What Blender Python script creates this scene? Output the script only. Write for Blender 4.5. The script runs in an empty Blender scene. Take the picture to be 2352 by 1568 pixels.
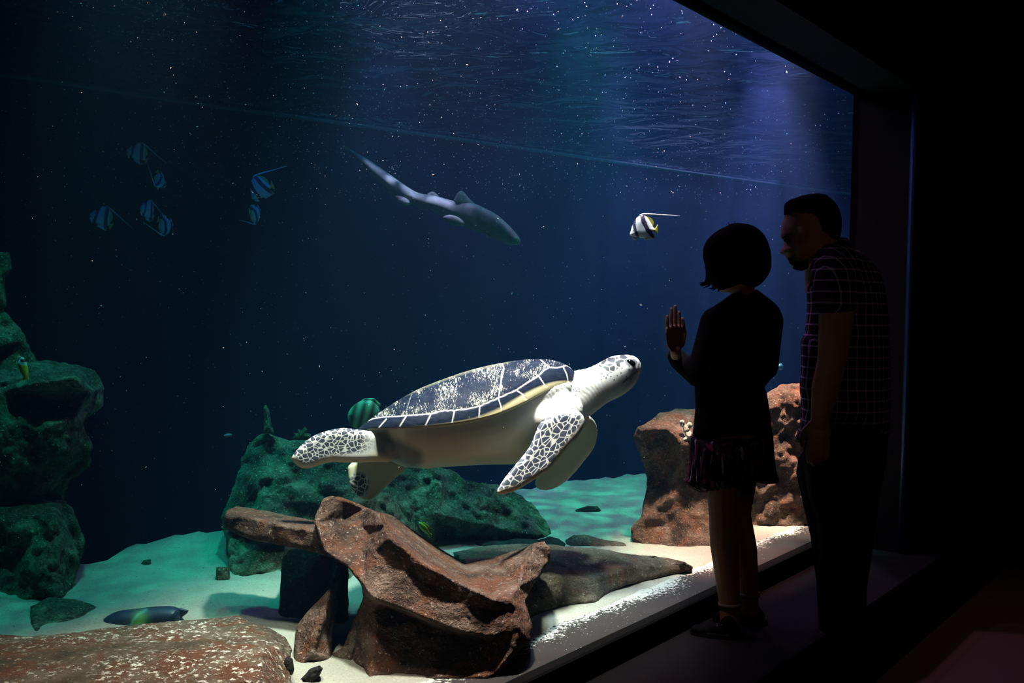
import bpy, bmesh, math, random
import numpy as np
from mathutils import Vector, Matrix, noise as mnoise
from mathutils.geometry import delaunay_2d_cdt

random.seed(7)
RNG = np.random.default_rng(7)
SC = bpy.context.scene
COL = SC.collection
PI = math.pi

# ------------------------------------------------------------------ camera
FPX = 2287.0
CAM = np.array([0.0, 0.0, 1.27])
_p, _r = math.radians(-1.9), math.radians(1.0)
FW = np.array([0, math.cos(_p), math.sin(_p)])
_U0 = np.array([0, -math.sin(_p), math.cos(_p)])
_R0 = np.array([1.0, 0, 0])
CR = _R0 * math.cos(_r) + _U0 * math.sin(_r)
CU = _U0 * math.cos(_r) - _R0 * math.sin(_r)
cam_d = bpy.data.cameras.new('camera')
cam = bpy.data.objects.new('camera', cam_d)
COL.objects.link(cam)
m = Matrix.Identity(4)
for i in range(3):
    m[i][0], m[i][1], m[i][2], m[i][3] = CR[i], CU[i], -FW[i], CAM[i]
cam.matrix_world = m
cam_d.sensor_width = 36.0
cam_d.lens = 36.0 * FPX / 2352.0
cam_d.clip_start = 0.05
SC.camera = cam

SC.view_settings.view_transform = 'Standard'
SC.view_settings.look = 'None'
SC.view_settings.gamma = 1.0
SC.view_settings.exposure = 0.0
SC.view_settings.use_curve_mapping = False
cy = SC.cycles
cy.use_denoising = True
cy.max_bounces = 4
cy.diffuse_bounces = 2
cy.glossy_bounces = 2
cy.transmission_bounces = 2
cy.volume_bounces = 0
cy.transparent_max_bounces = 12
cy.caustics_reflective = False
cy.caustics_refractive = False
cy.sample_clamp_indirect = 3.0
cy.sample_clamp_direct = 0.0

world = bpy.data.worlds.new('world')
SC.world = world
world.use_nodes = True
world.node_tree.nodes['Background'].inputs[0].default_value = (0, 0, 0, 1)
world.node_tree.nodes['Background'].inputs[1].default_value = 0.0


def W(px, py, d):
    """point seen at pixel px,py at depth d (metres along the view axis); arrays welcome"""
    px = np.asarray(px, float)[..., None]; py = np.asarray(py, float)[..., None]; d = np.asarray(d, float)[..., None]
    return CAM + d * (FW + CR * (px - 1176) / FPX + CU * (784 - py) / FPX)


def onz(px, py, z):
    v = FW + CR * (px - 1176) / FPX + CU * (784 - py) / FPX
    return CAM + v * (z - CAM[2]) / v[2]


# the window plane: its lower edge and the direction it runs in
ZG0 = 0.36
GA, GB = onz(1200, 1566, ZG0), onz(1870, 1250, ZG0)
G = (GB - GA); G /= np.linalg.norm(G)          # along the glass, away from the camera
GN = np.array([-G[1], G[0], 0.0])               # into the tank
G0 = GA


def T(t, b, z):
    """tank frame: t along the glass from GA, b metres behind the glass (negative: room), z height"""
    return G0 * np.array([1, 1, 0]) + G * t + GN * b + np.array([0, 0, z])


def ong(px, py, b=0.0):
    v = FW + CR * (px - 1176) / FPX + CU * (784 - py) / FPX
    s = (np.dot(G0 - CAM, GN) + b) / np.dot(v, GN)
    P = CAM + v * s
    return P, float(np.dot(P - G0, G)), P[2]


_, TR, ZG1 = ong(1977, 217)
print('glass', GA, G, 'TR', TR, 'top', ZG1, 'check', ong(1585, 3)[2])
ZW = 2.62                                       # water surface height
ZS = 0.33                                       # sand by the glass


# ------------------------------------------------------------------ lights
def spot(name, loc, tgt, power, col, size=60, blend=0.6, rad=0.06, gobo=None):
    l = bpy.data.lights.new(name, 'SPOT')
    l.energy = power; l.color = col; l.spot_size = math.radians(size); l.spot_blend = blend
    l.shadow_soft_size = rad
    o = bpy.data.objects.new(name, l); COL.objects.link(o)
    o.location = Vector(loc)
    o.rotation_euler = (Vector(tgt) - Vector(loc)).to_track_quat('-Z', 'Y').to_euler()
    if gobo:                                    # noise in the lamp's output imitates surface ripples breaking the beam
        l.use_nodes = True
        nt = l.node_tree; em = nt.nodes['Emission']
        tc = nt.nodes.new('ShaderNodeTexCoord'); mp = nt.nodes.new('ShaderNodeMapping')
        nt.links.new(tc.outputs['Normal'], mp.inputs[0])
        s = gobo[0]; mp.inputs['Scale'].default_value = (s, s, s * 0.2)
        nz = nt.nodes.new('ShaderNodeTexNoise'); nz.inputs['Scale'].default_value = 1.0
        nz.inputs['Detail'].default_value = 2.0; nz.inputs['Distortion'].default_value = gobo[3] if len(gobo) > 3 else 0.6
        nt.links.new(mp.outputs[0], nz.inputs['Vector'])
        rp = nt.nodes.new('ShaderNodeMapRange')
        rp.inputs['From Min'].default_value = 0.44; rp.inputs['From Max'].default_value = 0.66
        rp.inputs['To Min'].default_value = max(gobo[1], 0.0); rp.inputs['To Max'].default_value = gobo[2]
        nt.links.new(nz.outputs['Fac'], rp.inputs['Value'])
        nt.links.new(rp.outputs[0], em.inputs['Strength'])
    return o
def lamp(px, py, d, tx, ty, td, power, col, size, blend=0.7, rad=0.05, gobo=None, off=(0, 0, 0)):
    """lamp hung at z = 3.0 above the water over the pixel column px at depth d, aimed at a point in the tank"""
    P = W(px, 784, d); P[2] = 3.0
    return spot('tank_light', P, W(tx, ty, td), power, col, size, blend, rad, gobo)


def area(name, loc, size, power, col, tgt=None, spread=180):
    l = bpy.data.lights.new(name, 'AREA'); l.energy = power; l.color = col; l.shape = 'RECTANGLE'; l.size, l.size_y = size; l.spread = math.radians(spread)
    o = bpy.data.objects.new(name, l); COL.objects.link(o); o.location = Vector(loc)
    if tgt is not None: o.rotation_euler = (Vector(tgt) - Vector(loc)).to_track_quat('-Z', 'Y').to_euler()
    return o


# warm white lamps in a row just behind the glass: turtle, front rocks, right rocks, left rock
lamp(1300, 0, 2.87, 1290, 900, 3.06, 400, (1.0, 0.66, 0.80), 37, 0.9, 0.14)
lamp(1010, 0, 2.48, 1000, 1300, 2.78, 1850, (1.0, 0.44, 0.41), 43, 0.9, 0.1)
lamp(1420, 0, 3.12, 1400, 1330, 3.25, 700, (1.0, 0.50, 0.48), 25, 0.9, 0.08)
lamp(1600, 0, 3.42, 1650, 1180, 3.80, 5200, (1.0, 0.29, 0.24), 21, 0.8, 0.08)
lamp(1810, 0, 4.14, 1810, 1050, 4.40, 4600, (1.0, 0.31, 0.25), 20, 0.8, 0.08)
lamp(360, 0, 2.02, 340, 1500, 2.32, 1100, (1.0, 0.37, 0.31), 31, 1.0, 0.1)
# blue green lamps over the sand further in
lamp(1330, 0, 4.9, 1330, 1150, 4.8, 400, (0.0, 1.0, 0.60), 62, 0.9, 0.02, gobo=(34, 0.3, 1.6))
lamp(330, 0, 3.6, 400, 1300, 3.5, 95, (0.0, 1.0, 0.66), 60, 0.9, 0.02, gobo=(34, 0.3, 1.6))
lamp(700, 0, 3.5, 780, 1080, 3.65, 190, (0.0, 1.0, 0.74), 40, 0.9)
lamp(170, 0, 2.75, 110, 1000, 3.3, 90, (0.2, 1.0, 0.80), 46, 0.9)  # extra light added to lift the left rock pile
# violet and blue beams high on the right
lamp(1740, 0, 6.0, 1790, 900, 6.2, 4800, (1.0, 0.20, 0.50), 50, 0.9, 0.03, (24, 0.0, 2.8))
lamp(1400, 0, 6.4, 1400, 600, 6.5, 2200, (1.0, 0.18, 0.40), 38, 1.0, 0.03, (24, 0.0, 2.6))
lamp(870, 0, 5.6, 870, 500, 5.6, 600, (1.0, 0.20, 0.50), 60, 1.0, 0.03, (24, 0.0, 2.6))
for px_, d_, w_ in ((1500, 4.3, 90), (1080, 3.9, 60), (1800, 5.1, 130), (780, 3.6, 20), (1320, 5.6, 80)):  # wide violet fill added to brighten haze near the surface
    P_ = W(px_, 784, d_); P_[2] = 2.72
    spot('tank_light', P_, P_ - np.array([0, 0, 1]), w_, (1.0, 0.27, 0.60), 115, 1.0, 0.06)
# unseen lamps added just under the surface to tint the upper haze violet
for px_, d_, tg_, w_ in ((1080, 3.4, (1700, 40, 6.5), 1900), (740, 3.1, (1150, 0, 5.5), 600), (1480, 3.5, (1800, 130, 7.0), 1500)):
    P_ = W(px_, 784, d_); P_[2] = 2.50
    spot('tank_light', P_, W(*tg_), w_, (1.0, 0.30, 0.70), 56, 1.0, 0.05)
a_ = area('tank_light', T(5.4, 2.9, 3.0), (5.0, .8), 330, (1.0, 0.08, 0.22), spread=34); a_.rotation_euler = (0, 0, math.atan2(G[1], G[0]))  # violet area light added for a broad haze
# broad blue fill added over the deep part to tint the water
a_ = area('tank_light', T(5.2, 2.9, 3.1), (5, 3), 64, (0.0, 0.42, 0.95)); a_.rotation_euler = (0, 0, math.atan2(G[1], G[0]))
a_ = area('tank_light', T(0.9, 2.4, 3.1), (4, 1.2), 20, (0.0, 0.16, 0.95)); a_.rotation_euler = (0, 0, math.atan2(G[1], G[0]))
# faint warm glow of the visitors' hall behind the camera
area('hall_light', (2.2, 0.2, 3.1), (1.0, 1.0), 1.9, (1.0, 0.62, 0.5), (1.7, 3.1, 1.0))
spot('hall_light', (2.9, 3.0, 3.2), (2.1, 3.8, 0), 17, (1.0, 0.6, 0.5), 46, 1.0, 0.15)  # spot added to lift the dim floor on the right
# ------------------------------------------------------------------ helpers
def tag(o, label=None, cat=None, group=None, kind=None):
    if label: o['label'] = label
    if cat: o['category'] = cat
    if group: o['group'] = group
    if kind: o['kind'] = kind
    return o


def mesh_obj(name, V, F, mat, parent=None, smooth=True, origin=None):
    me = bpy.data.meshes.new(name)
    V = np.asarray(V, float)
    if origin is not None: V = V - np.asarray(origin, float)
    me.from_pydata(V.tolist(), [], [list(f) for f in F])
    me.validate(); me.update()
    if smooth: me.polygons.foreach_set('use_smooth', [True] * len(me.polygons))
    me.materials.append(mat)
    o = bpy.data.objects.new(name, me); COL.objects.link(o)
    if origin is not None: o.location = Vector(origin)
    if parent is not None: o.parent = parent
    return o


def boxVF(c0, c1, M=None):
    x0, y0, z0 = c0; x1, y1, z1 = c1
    V = np.array([[x0, y0, z0], [x1, y0, z0], [x1, y1, z0], [x0, y1, z0], [x0, y0, z1], [x1, y0, z1], [x1, y1, z1], [x0, y1, z1]], float)
    F = [(0, 3, 2, 1), (4, 5, 6, 7), (0, 1, 5, 4), (1, 2, 6, 5), (2, 3, 7, 6), (3, 0, 4, 7)]
    return V, F


def tbox(name, t0, t1, b0, b1, z0, z1, mat, kind='structure'):
    V, F = boxVF((t0, b0, z0), (t1, b1, z1))
    V = np.array([T(*v) for v in V])
    o = mesh_obj(name, V, F, mat, smooth=False)
    if kind: o['kind'] = kind
    return o


def join(parts):
    V, F, n = [], [], 0
    for v, f in parts:
        V.append(np.asarray(v)); F += [tuple(i + n for i in q) for q in f]; n += len(v)
    return np.vstack(V), F


def resample(pts, step, closed=True, smooth=0):
    P = np.asarray(pts, float)
    if smooth:
        for _ in range(smooth):
            Q = []
            n = len(P)
            for i in range(n if closed else n - 1):
                a, b = P[i], P[(i + 1) % n]
                Q += [a * .75 + b * .25, a * .25 + b * .75]
            if not closed: Q = [P[0]] + Q + [P[-1]]
            P = np.array(Q)
    if closed: P = np.vstack([P, P[:1]])
    s = np.r_[0, np.cumsum(np.hypot(*np.diff(P[:, :2], axis=0).T))]
    n = max(int(round(s[-1] / step)), 4)
    u = np.linspace(0, s[-1], n + 1)
    if closed: u = u[:-1]
    return np.stack([np.interp(u, s, P[:, k]) for k in range(P.shape[1])], 1)


def inside(P, poly):
    x, y = P[:, 0], P[:, 1]; c = np.zeros(len(P), bool)
    n = len(poly)
    for i in range(n):
        x0, y0 = poly[i][:2]; x1, y1 = poly[i - 1][:2]
        if y0 == y1: continue
        k = ((y0 > y) != (y1 > y)) & (x < (x1 - x0) * (y - y0) / (y1 - y0) + x0)
        c ^= k
    return c


def dist_poly(P, poly, closed=True):
    P = P[:, :2]; poly = np.asarray(poly, float)[:, :2]
    best = np.full(len(P), 1e9)
    n = len(poly)
    for i in range(n if closed else n - 1):
        a, b = poly[i], poly[(i + 1) % n]
        ab = b - a; L = max(ab @ ab, 1e-9)
        t = np.clip(((P - a) @ ab) / L, 0, 1)
        q = P - (a + t[:, None] * ab)
        best = np.minimum(best, np.hypot(q[:, 0], q[:, 1]))
    return best


def bary_interp(ctrl, P):
    """linear interpolation of ctrl (x,y,value) over its Delaunay triangles; a list of lists gives ridge lines to keep"""
    ed = []
    if hasattr(ctrl[0][0], '__len__'):
        c = []
        for ln in ctrl:
            ed += [(len(c) + i, len(c) + i + 1) for i in range(len(ln) - 1)]
            c += list(ln)
    else: c = ctrl
    c = np.asarray(c, float)
    if len(c) == 2:
        ab = c[1, :2] - c[0, :2]; t = ((P[:, :2] - c[0, :2]) @ ab) / (ab @ ab)
        return c[0, 2] + np.clip(t, -.2, 1.2) * (c[1, 2] - c[0, 2])
    if len(c) <= 4 and not ed:                  # a plane
        A = np.c_[c[:, :2], np.ones(len(c))]; k = np.linalg.lstsq(A, c[:, 2], rcond=None)[0]
        return P[:, :2] @ k[:2] + k[2]
    vs, es, fs, ov, oe, of = delaunay_2d_cdt([Vector(v[:2]) for v in c], ed, [], 0, 1e-6)
    val = np.array([c[o[0], 2] if len(o) else np.nan for o in ov])
    vs = np.array([list(v) for v in vs])
    for i in np.nonzero(np.isnan(val))[0]:
        q = ((c[:, :2] - vs[i]) ** 2).sum(1) + .01; val[i] = (c[:, 2] / q**2).sum() / (1 / q**2).sum()
    bd = np.full(len(P), 1e18); out = np.zeros(len(P))
    for i, j in {tuple(sorted((f[a], f[a - 1]))) for f in fs for a in range(3)}:
        ab = vs[j] - vs[i]; t = np.clip(((P[:, :2] - vs[i]) @ ab) / max(ab @ ab, 1e-9), 0, 1)
        q = ((P[:, :2] - vs[i] - t[:, None] * ab) ** 2).sum(1); k = q < bd
        bd[k] = q[k]; out[k] = (val[i] + t * (val[j] - val[i]))[k]
    for f in fs:
        a, b, d = vs[f[0]], vs[f[1]], vs[f[2]]
        det = (b[0] - a[0]) * (d[1] - a[1]) - (d[0] - a[0]) * (b[1] - a[1])
        if abs(det) < 1e-9: continue
        l1 = ((P[:, 0] - a[0]) * (d[1] - a[1]) - (d[0] - a[0]) * (P[:, 1] - a[1])) / det
        l2 = ((b[0] - a[0]) * (P[:, 1] - a[1]) - (P[:, 0] - a[0]) * (b[1] - a[1])) / det
        k = (l1 >= -1e-6) & (l2 >= -1e-6) & (l1 + l2 <= 1 + 1e-6)
        out[k] = val[f[0]] + l1[k] * (val[f[1]] - val[f[0]]) + l2[k] * (val[f[2]] - val[f[0]])
    return out


def fbm(P, scale, octv=4, ridged=False, seed=0.0):
    out = np.empty(len(P))
    for i, p in enumerate(P):
        v, a, s = 0.0, 1.0, scale
        for k in range(octv):
            n = mnoise.noise(Vector((p[0] * s + seed, p[1] * s + seed * 1.7, p[2] * s - seed)))
            v += a * ((1 - 2 * abs(n)) if ridged else n)
            a *= 0.5; s *= 2.03
        out[i] = v
    return out


def relief(outline, ctrl, tf, tb, R, step, nz=(0, 1, 3), edge_n=0.0, sm=0, seed=0, rb=None, pw=0.5):
    """Solid whose silhouette from the camera side is `outline` (pixels). ctrl: depth in metres, a number
    or a list of (px,py,depth). tf/tb: how far it bulges towards / away from the camera (m); R: edge rounding (px)."""
    B = resample(outline, step, True, sm)[:, :2]
    if edge_n:
        nn = np.array([[mnoise.noise(Vector((b[0] * .035 + seed, b[1] * .035, 1.3))) + .5 * mnoise.noise(Vector((b[0] * .1 + seed, b[1] * .1, 4.3))),
                        mnoise.noise(Vector((b[0] * .035, b[1] * .035 + seed, 7.3))) + .5 * mnoise.noise(Vector((b[0] * .1, b[1] * .1 + seed, 9.3)))] for b in B])
        B = B + nn * edge_n
    x0, y0 = B.min(0); x1, y1 = B.max(0)
    gy = np.arange(y0, y1, step * .87)
    pts = []
    for j, y in enumerate(gy):
        xs = np.arange(x0 + (j % 2) * step / 2, x1, step)
        pts.append(np.stack([xs, np.full(len(xs), y)], 1))
    I = np.vstack(pts)
    I = I[inside(I, B)]
    I = I[dist_poly(I, B) > step * .55]
    nb = len(B)
    A = np.vstack([B, I])
    vs, es, fs, ov, oe, of = delaunay_2d_cdt([Vector(v) for v in A], [(i, (i + 1) % nb) for i in range(nb)], [], 1, 1e-6)
    P = np.array([list(v) for v in vs])
    isb = np.array([len(o) > 0 and min(o) < nb for o in ov])
    dist = dist_poly(P, B); dist[isb] = 0
    base = np.full(len(P), float(ctrl)) if np.isscalar(ctrl) else bary_interp(ctrl, P)
    u = np.clip(dist / R, 0, 1); prof = (1 - (1 - u) ** 2) ** pw
    ub = np.clip(dist / (rb or R), 0, 1); profb = (1 - (1 - ub) ** 2) ** pw
    df = base - tf * prof; db = base + tb * profb
    Wf, Wb = W(P[:, 0], P[:, 1], df), W(P[:, 0], P[:, 1], db)
    if nz[0]:
        nf = fbm(Wf, nz[1], nz[2], seed=seed); nb2 = fbm(Wb, nz[1], nz[2], seed=seed + 5)
        if len(nz) > 3: nf = nf + nz[3] * (fbm(Wf, nz[1] * .7, 3, True, seed + 3) - .5)
        k = np.clip(dist / (step * 3), 0, 1)
        Wf = W(P[:, 0], P[:, 1], df + nf * nz[0] * k); Wb = W(P[:, 0], P[:, 1], db + nb2 * nz[0] * k)
    n = len(P)
    idx = np.arange(n) + n; idx[isb] = np.nonzero(isb)[0]
    F = [tuple(f) for f in fs] + [tuple(int(idx[i]) for i in reversed(f)) for f in fs]
    V = np.vstack([Wf, Wb])
    used = np.zeros(2 * n, bool); used[:n] = True; used[idx] = True
    rm = np.cumsum(used) - 1
    F = [tuple(int(rm[i]) for i in f) for f in F]
    # outward winding (front faces look at the camera)
    a, b, c = (V[used][list(F[0])])
    if np.dot(np.cross(b - a, c - a), a - CAM) > 0: F = [tuple(reversed(f)) for f in F]
    return V[used], F


def tube(path, rad, n=12, caps=True):
    """tapered round tube through 3-D points"""
    P = np.asarray(path, float); k = len(P)
    rad = np.broadcast_to(np.asarray(rad, float), (k,)) if np.ndim(rad) < 2 else np.asarray(rad)
    V = []
    up = np.array([0.13, 0.31, 0.94])
    tg = np.gradient(P, axis=0)
    for i in range(k):
        d = tg[i] / (np.linalg.norm(tg[i]) + 1e-12)
        a = np.cross(d, up); a /= (np.linalg.norm(a) + 1e-12); b = np.cross(d, a)
        for j in range(n):
            an = 2 * PI * j / n
            V.append(P[i] + rad[i] * (a * math.cos(an) + b * math.sin(an)))
    F = []
    for i in range(k - 1):
        for j in range(n):
            F.append((i * n + j, i * n + (j + 1) % n, (i + 1) * n + (j + 1) % n, (i + 1) * n + j))
    if caps:
        F.append(tuple(range(n - 1, -1, -1))); F.append(tuple((k - 1) * n + j for j in range(n)))
    return np.array(V), F


def ellipsoid(c, r, M=None, nu=20, nv=12):
    V, F = [], []
    for i in range(1, nv):
        th = PI * i / nv
        for j in range(nu):
            ph = 2 * PI * j / nu
            V.append([math.sin(th) * math.cos(ph), math.sin(th) * math.sin(ph), math.cos(th)])
    V.append([0, 0, 1]); V.append([0, 0, -1])
    V = np.array(V) * np.asarray(r)
    if M is not None: V = V @ np.asarray(M)
    V = V + np.asarray(c)
    nn = (nv - 1) * nu
    for i in range(nv - 2):
        for j in range(nu):
            F.append((i * nu + j, (i + 1) * nu + j, (i + 1) * nu + (j + 1) % nu, i * nu + (j + 1) % nu))
    for j in range(nu):
        F.append((nn, j, (j + 1) % nu)); F.append((nn + 1, (nv - 2) * nu + (j + 1) % nu, (nv - 2) * nu + j))
    return V, F


def capsule(p0, p1, r0, r1, n=14):
    """tapered limb with rounded ends"""
    p0, p1 = np.asarray(p0, float), np.asarray(p1, float)
    L = np.linalg.norm(p1 - p0); d = (p1 - p0) / L
    P, Rr = [], []
    for a in (-90, -60, -30): P.append(p0 + d * r0 * math.sin(math.radians(a))); Rr.append(max(r0 * math.cos(math.radians(a)), r0 * .06))
    for u in (0, .33, .66, 1): P.append(p0 + d * L * u); Rr.append(r0 + (r1 - r0) * u)
    for a in (30, 60, 90): P.append(p1 + d * r1 * math.sin(math.radians(a))); Rr.append(max(r1 * math.cos(math.radians(a)), r1 * .06))
    V = []
    up = np.array([0.13, 0.31, 0.94]) if abs(d[2]) < .9 else np.array([1.0, 0.1, 0])
    a = np.cross(d, up); a /= np.linalg.norm(a); b = np.cross(d, a)
    for p, r in zip(P, Rr):
        for j in range(n):
            an = 2 * PI * j / n
            V.append(p + r * (a * math.cos(an) + b * math.sin(an)))
    F = []
    for i in range(len(P) - 1):
        for j in range(n):
            F.append((i * n + j, i * n + (j + 1) % n, (i + 1) * n + (j + 1) % n, (i + 1) * n + j))
    F.append(tuple(range(n - 1, -1, -1))); F.append(tuple((len(P) - 1) * n + j for j in range(n)))
    return np.array(V), F


def chain(pts, rads):
    return [capsule(pts[i], pts[i + 1], rads[i], rads[i + 1]) for i in range(len(pts) - 1)]


def fuse(name, parts, voxel, mat, smooth_it=4, parent=None, origin=None, disp=None):
    """unites closed pieces into one continuous surface"""
    V, F = join(parts)
    me = bpy.data.meshes.new('tmp'); me.from_pydata(V.tolist(), [], [list(f) for f in F]); me.validate()
    bm = bmesh.new(); bm.from_mesh(me); bmesh.ops.recalc_face_normals(bm, faces=bm.faces); bm.to_mesh(me); bm.free()
    o = bpy.data.objects.new('tmp', me); COL.objects.link(o)
    r = o.modifiers.new('r', 'REMESH'); r.mode = 'VOXEL'; r.voxel_size = voxel; r.adaptivity = 0.0
    s = o.modifiers.new('s', 'SMOOTH'); s.factor = 0.5; s.iterations = smooth_it
    dg = bpy.context.evaluated_depsgraph_get()
    ev = o.evaluated_get(dg)
    nm = bpy.data.meshes.new_from_object(ev)
    bpy.data.objects.remove(o); bpy.data.meshes.remove(me)
    V = np.empty(len(nm.vertices) * 3); nm.vertices.foreach_get('co', V); V = V.reshape(-1, 3)
    if disp is not None:
        N = np.empty(len(nm.vertices) * 3); nm.vertices.foreach_get('normal', N); N = N.reshape(-1, 3)
        V = V + N * disp(V)[:, None]
    if origin is not None: V = V - np.asarray(origin)
    nm.vertices.foreach_set('co', V.ravel()); nm.update()
    nm.polygons.foreach_set('use_smooth', [True] * len(nm.polygons))
    nm.materials.clear(); nm.materials.append(mat)
    nm.name = name
    o = bpy.data.objects.new(name, nm); COL.objects.link(o)
    if origin is not None: o.location = Vector(origin)
    if parent is not None: o.parent = parent
    return o


def add_attr(o, name, data, kind='FLOAT'):
    a = o.data.attributes.new(name, kind, 'POINT')
    a.data.foreach_set('value' if kind == 'FLOAT' else 'vector' if kind == 'FLOAT_VECTOR' else 'color', np.asarray(data, float).ravel())


# ------------------------------------------------------------------ materials
class Mt:
    def __init__(s, name, rough=0.8, spec=0.3):
        s.m = bpy.data.materials.new(name); s.m.use_nodes = True
        s.nt = s.m.node_tree; s.N = s.nt.nodes; s.L = s.nt.links
        s.b = s.N['Principled BSDF']; s.b.inputs['Roughness'].default_value = rough
        s.b.inputs['Specular IOR Level'].default_value = spec
        s.tc = s.N.new('ShaderNodeTexCoord')
    def n(s, t, **k):
        x = s.N.new(t)
        for a, v in k.items():
            if hasattr(x, a) and a not in x.inputs: setattr(x, a, v)
            else: x.inputs[a].default_value = v
        return x
    def link(s, a, b): s.L.new(a, b)
    def coord(s, scale=(1, 1, 1), rot=(0, 0, 0), kind='Object', attr=None):
        mp = s.N.new('ShaderNodeMapping'); mp.inputs['Scale'].default_value = scale; mp.inputs['Rotation'].default_value = rot
        if attr:
            at = s.N.new('ShaderNodeAttribute'); at.attribute_name = attr; s.L.new(at.outputs['Vector'], mp.inputs[0])
        else: s.L.new(s.tc.outputs[kind], mp.inputs[0])
        return mp.outputs[0]
    def noise(s, scale, detail=4, rough=.55, vec=None, dist=0.0):
        x = s.n('ShaderNodeTexNoise'); x.inputs['Scale'].default_value = scale; x.inputs['Detail'].default_value = detail
        x.inputs['Roughness'].default_value = rough; x.inputs['Distortion'].default_value = dist
        s.L.new(vec if vec is not None else s.tc.outputs['Object'], x.inputs['Vector']); return x.outputs['Fac']
    def voro(s, scale, vec=None, feat='F1', out='Distance', rnd=1.0):
        x = s.n('ShaderNodeTexVoronoi'); x.feature = feat; x.inputs['Scale'].default_value = scale; x.inputs['Randomness'].default_value = rnd
        s.L.new(vec if vec is not None else s.tc.outputs['Object'], x.inputs['Vector']); return x.outputs[out]
    def ramp(s, src, stops):
        r = s.N.new('ShaderNodeValToRGB'); e = r.color_ramp.elements
        while len(e) < len(stops): e.new(.5)
        for k, (p, c) in zip(e, stops): k.position = p; k.color = (*(c if hasattr(c, '__len__') else (c, c, c)), 1)
        s.L.new(src, r.inputs[0]); return r.outputs[0]
    def rng(s, src, a, b, c=0.0, d=1.0):
        r = s.N.new('ShaderNodeMapRange'); r.inputs['From Min'].default_value = a; r.inputs['From Max'].default_value = b
        r.inputs['To Min'].default_value = c; r.inputs['To Max'].default_value = d
        s.L.new(src, r.inputs[0]); return r.outputs[0]
    def mix(s, f, a, b, mode='MIX'):
        x = s.N.new('ShaderNodeMix'); x.data_type = 'RGBA'; x.blend_type = mode
        for v, i in ((f, 0), (a, 6), (b, 7)):
            if hasattr(v, 'links'): s.L.new(v, x.inputs[i])
            elif i == 0: x.inputs[0].default_value = v
            else: x.inputs[i].default_value = (*v, 1) if len(v) == 3 else v
        return x.outputs[2]
    def math(s, op, a, b=0.0):
        x = s.N.new('ShaderNodeMath'); x.operation = op
        for i, v in enumerate((a, b)):
            if hasattr(v, 'links'): s.L.new(v, x.inputs[i])
            else: x.inputs[i].default_value = v
        return x.outputs[0]
    def attr(s, name, out='Fac'):
        x = s.N.new('ShaderNodeAttribute'); x.attribute_name = name; return x.outputs[out]
    def col(s, c):
        if hasattr(c, 'links'): s.L.new(c, s.b.inputs['Base Color'])
        else: s.b.inputs['Base Color'].default_value = (*c, 1)
        return s
    def bump(s, h, strength=.5, dist=.01):
        x = s.N.new('ShaderNodeBump'); x.inputs['Strength'].default_value = strength; x.inputs['Distance'].default_value = dist
        s.L.new(h, x.inputs['Height']); s.L.new(x.outputs[0], s.b.inputs['Normal']); return s


def plain(name, c, rough=.8, spec=.2):
    x = Mt(name, rough, spec); x.col(c); return x.m


def rock_mat(name, dark, mid, light, sc=1.0, tint=None, sand=None, bump=.9):
    x = Mt(name, .85, .15)
    n1 = x.noise(5 * sc, 8, .65, dist=.4); n2 = x.noise(28 * sc, 6, .7); n3 = x.noise(95 * sc, 3, .7)
    c = x.ramp(n1, [(.32, dark), (.5, mid), (.68, light)])
    if tint is not None: c = x.mix(x.rng(x.noise(9 * sc, 5, .6, dist=1.0), .48, .62), c, tint)
    c = x.mix(.55, c, x.ramp(n2, [(.3, .25), (.7, 1.0)]), 'MULTIPLY')
    c = x.mix(x.rng(n3, .60, .74), c, tuple(min(v * 2.0 + .05, 1) for v in light))
    if sand is not None:
        g = x.N.new('ShaderNodeNewGeometry'); sp = x.N.new('ShaderNodeSeparateXYZ'); x.link(g.outputs['Normal'], sp.inputs[0])
        up = x.rng(sp.outputs[2], .3, .8)
        k = x.math('MULTIPLY', x.rng(x.noise(60, 4, .75), sand[0], sand[0] + .05), up)
        k = x.math('MULTIPLY', k, x.rng(x.noise(5, 3, .6), sand[1], sand[1] + .15))
        c = x.mix(k, c, (.85, .82, .72))
    x.col(c)
    h = x.math('ADD', x.math('MULTIPLY', n2, .7), x.math('ADD', x.math('MULTIPLY', n3, .3), n1))
    x.bump(h, bump, .05)
    return x.m
# ------------------------------------------------------------------ materials of the setting
M_black = plain('black paint', (.005, .0055, .0065), .7, .15)
M_seal = plain('black silicone', (.004, .004, .004), .9, .05)
x = Mt('dark painted soffit', .7, .15); x.col(x.mix(x.noise(3), (.012, .013, .014), (.018, .020, .021))); M_soffit = x.m
x = Mt('dark carpet', .95, .05); x.col(x.mix(x.noise(240, 3, .8), (.035, .024, .020), (.16, .11, .09))); x.bump(x.noise(300, 2), .6, .004); M_carpet = x.m
x = Mt('ledge laminate', .85, .1); x.col(x.mix(x.noise(60, 4), (.005, .005, .0055), (.009, .009, .0095))); M_ledge = x.m
x = Mt('trim metal', .5, .4); x.b.inputs['Metallic'].default_value = 1.0; x.col((.05, .11, .26)); M_trim = x.m

x = Mt('acrylic pane'); x.N.remove(x.b)
fr = x.n('ShaderNodeFresnel', IOR=1.18); tr = x.n('ShaderNodeBsdfTransparent'); tr.inputs[0].default_value = (.985, 1, .995, 1)
gl = x.n('ShaderNodeBsdfAnisotropic'); gl.inputs['Roughness'].default_value = 0.02
gg = x.N.new('ShaderNodeNewGeometry'); fo = x.math('MULTIPLY', fr.outputs[0], x.math('SUBTRACT', 1.0, gg.outputs['Backfacing']))
ms = x.n('ShaderNodeMixShader'); x.link(fo, ms.inputs[0]); x.link(tr.outputs[0], ms.inputs[1]); x.link(gl.outputs[0], ms.inputs[2])
x.link(ms.outputs[0], x.N['Material Output'].inputs[0]); M_pane = x.m

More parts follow.
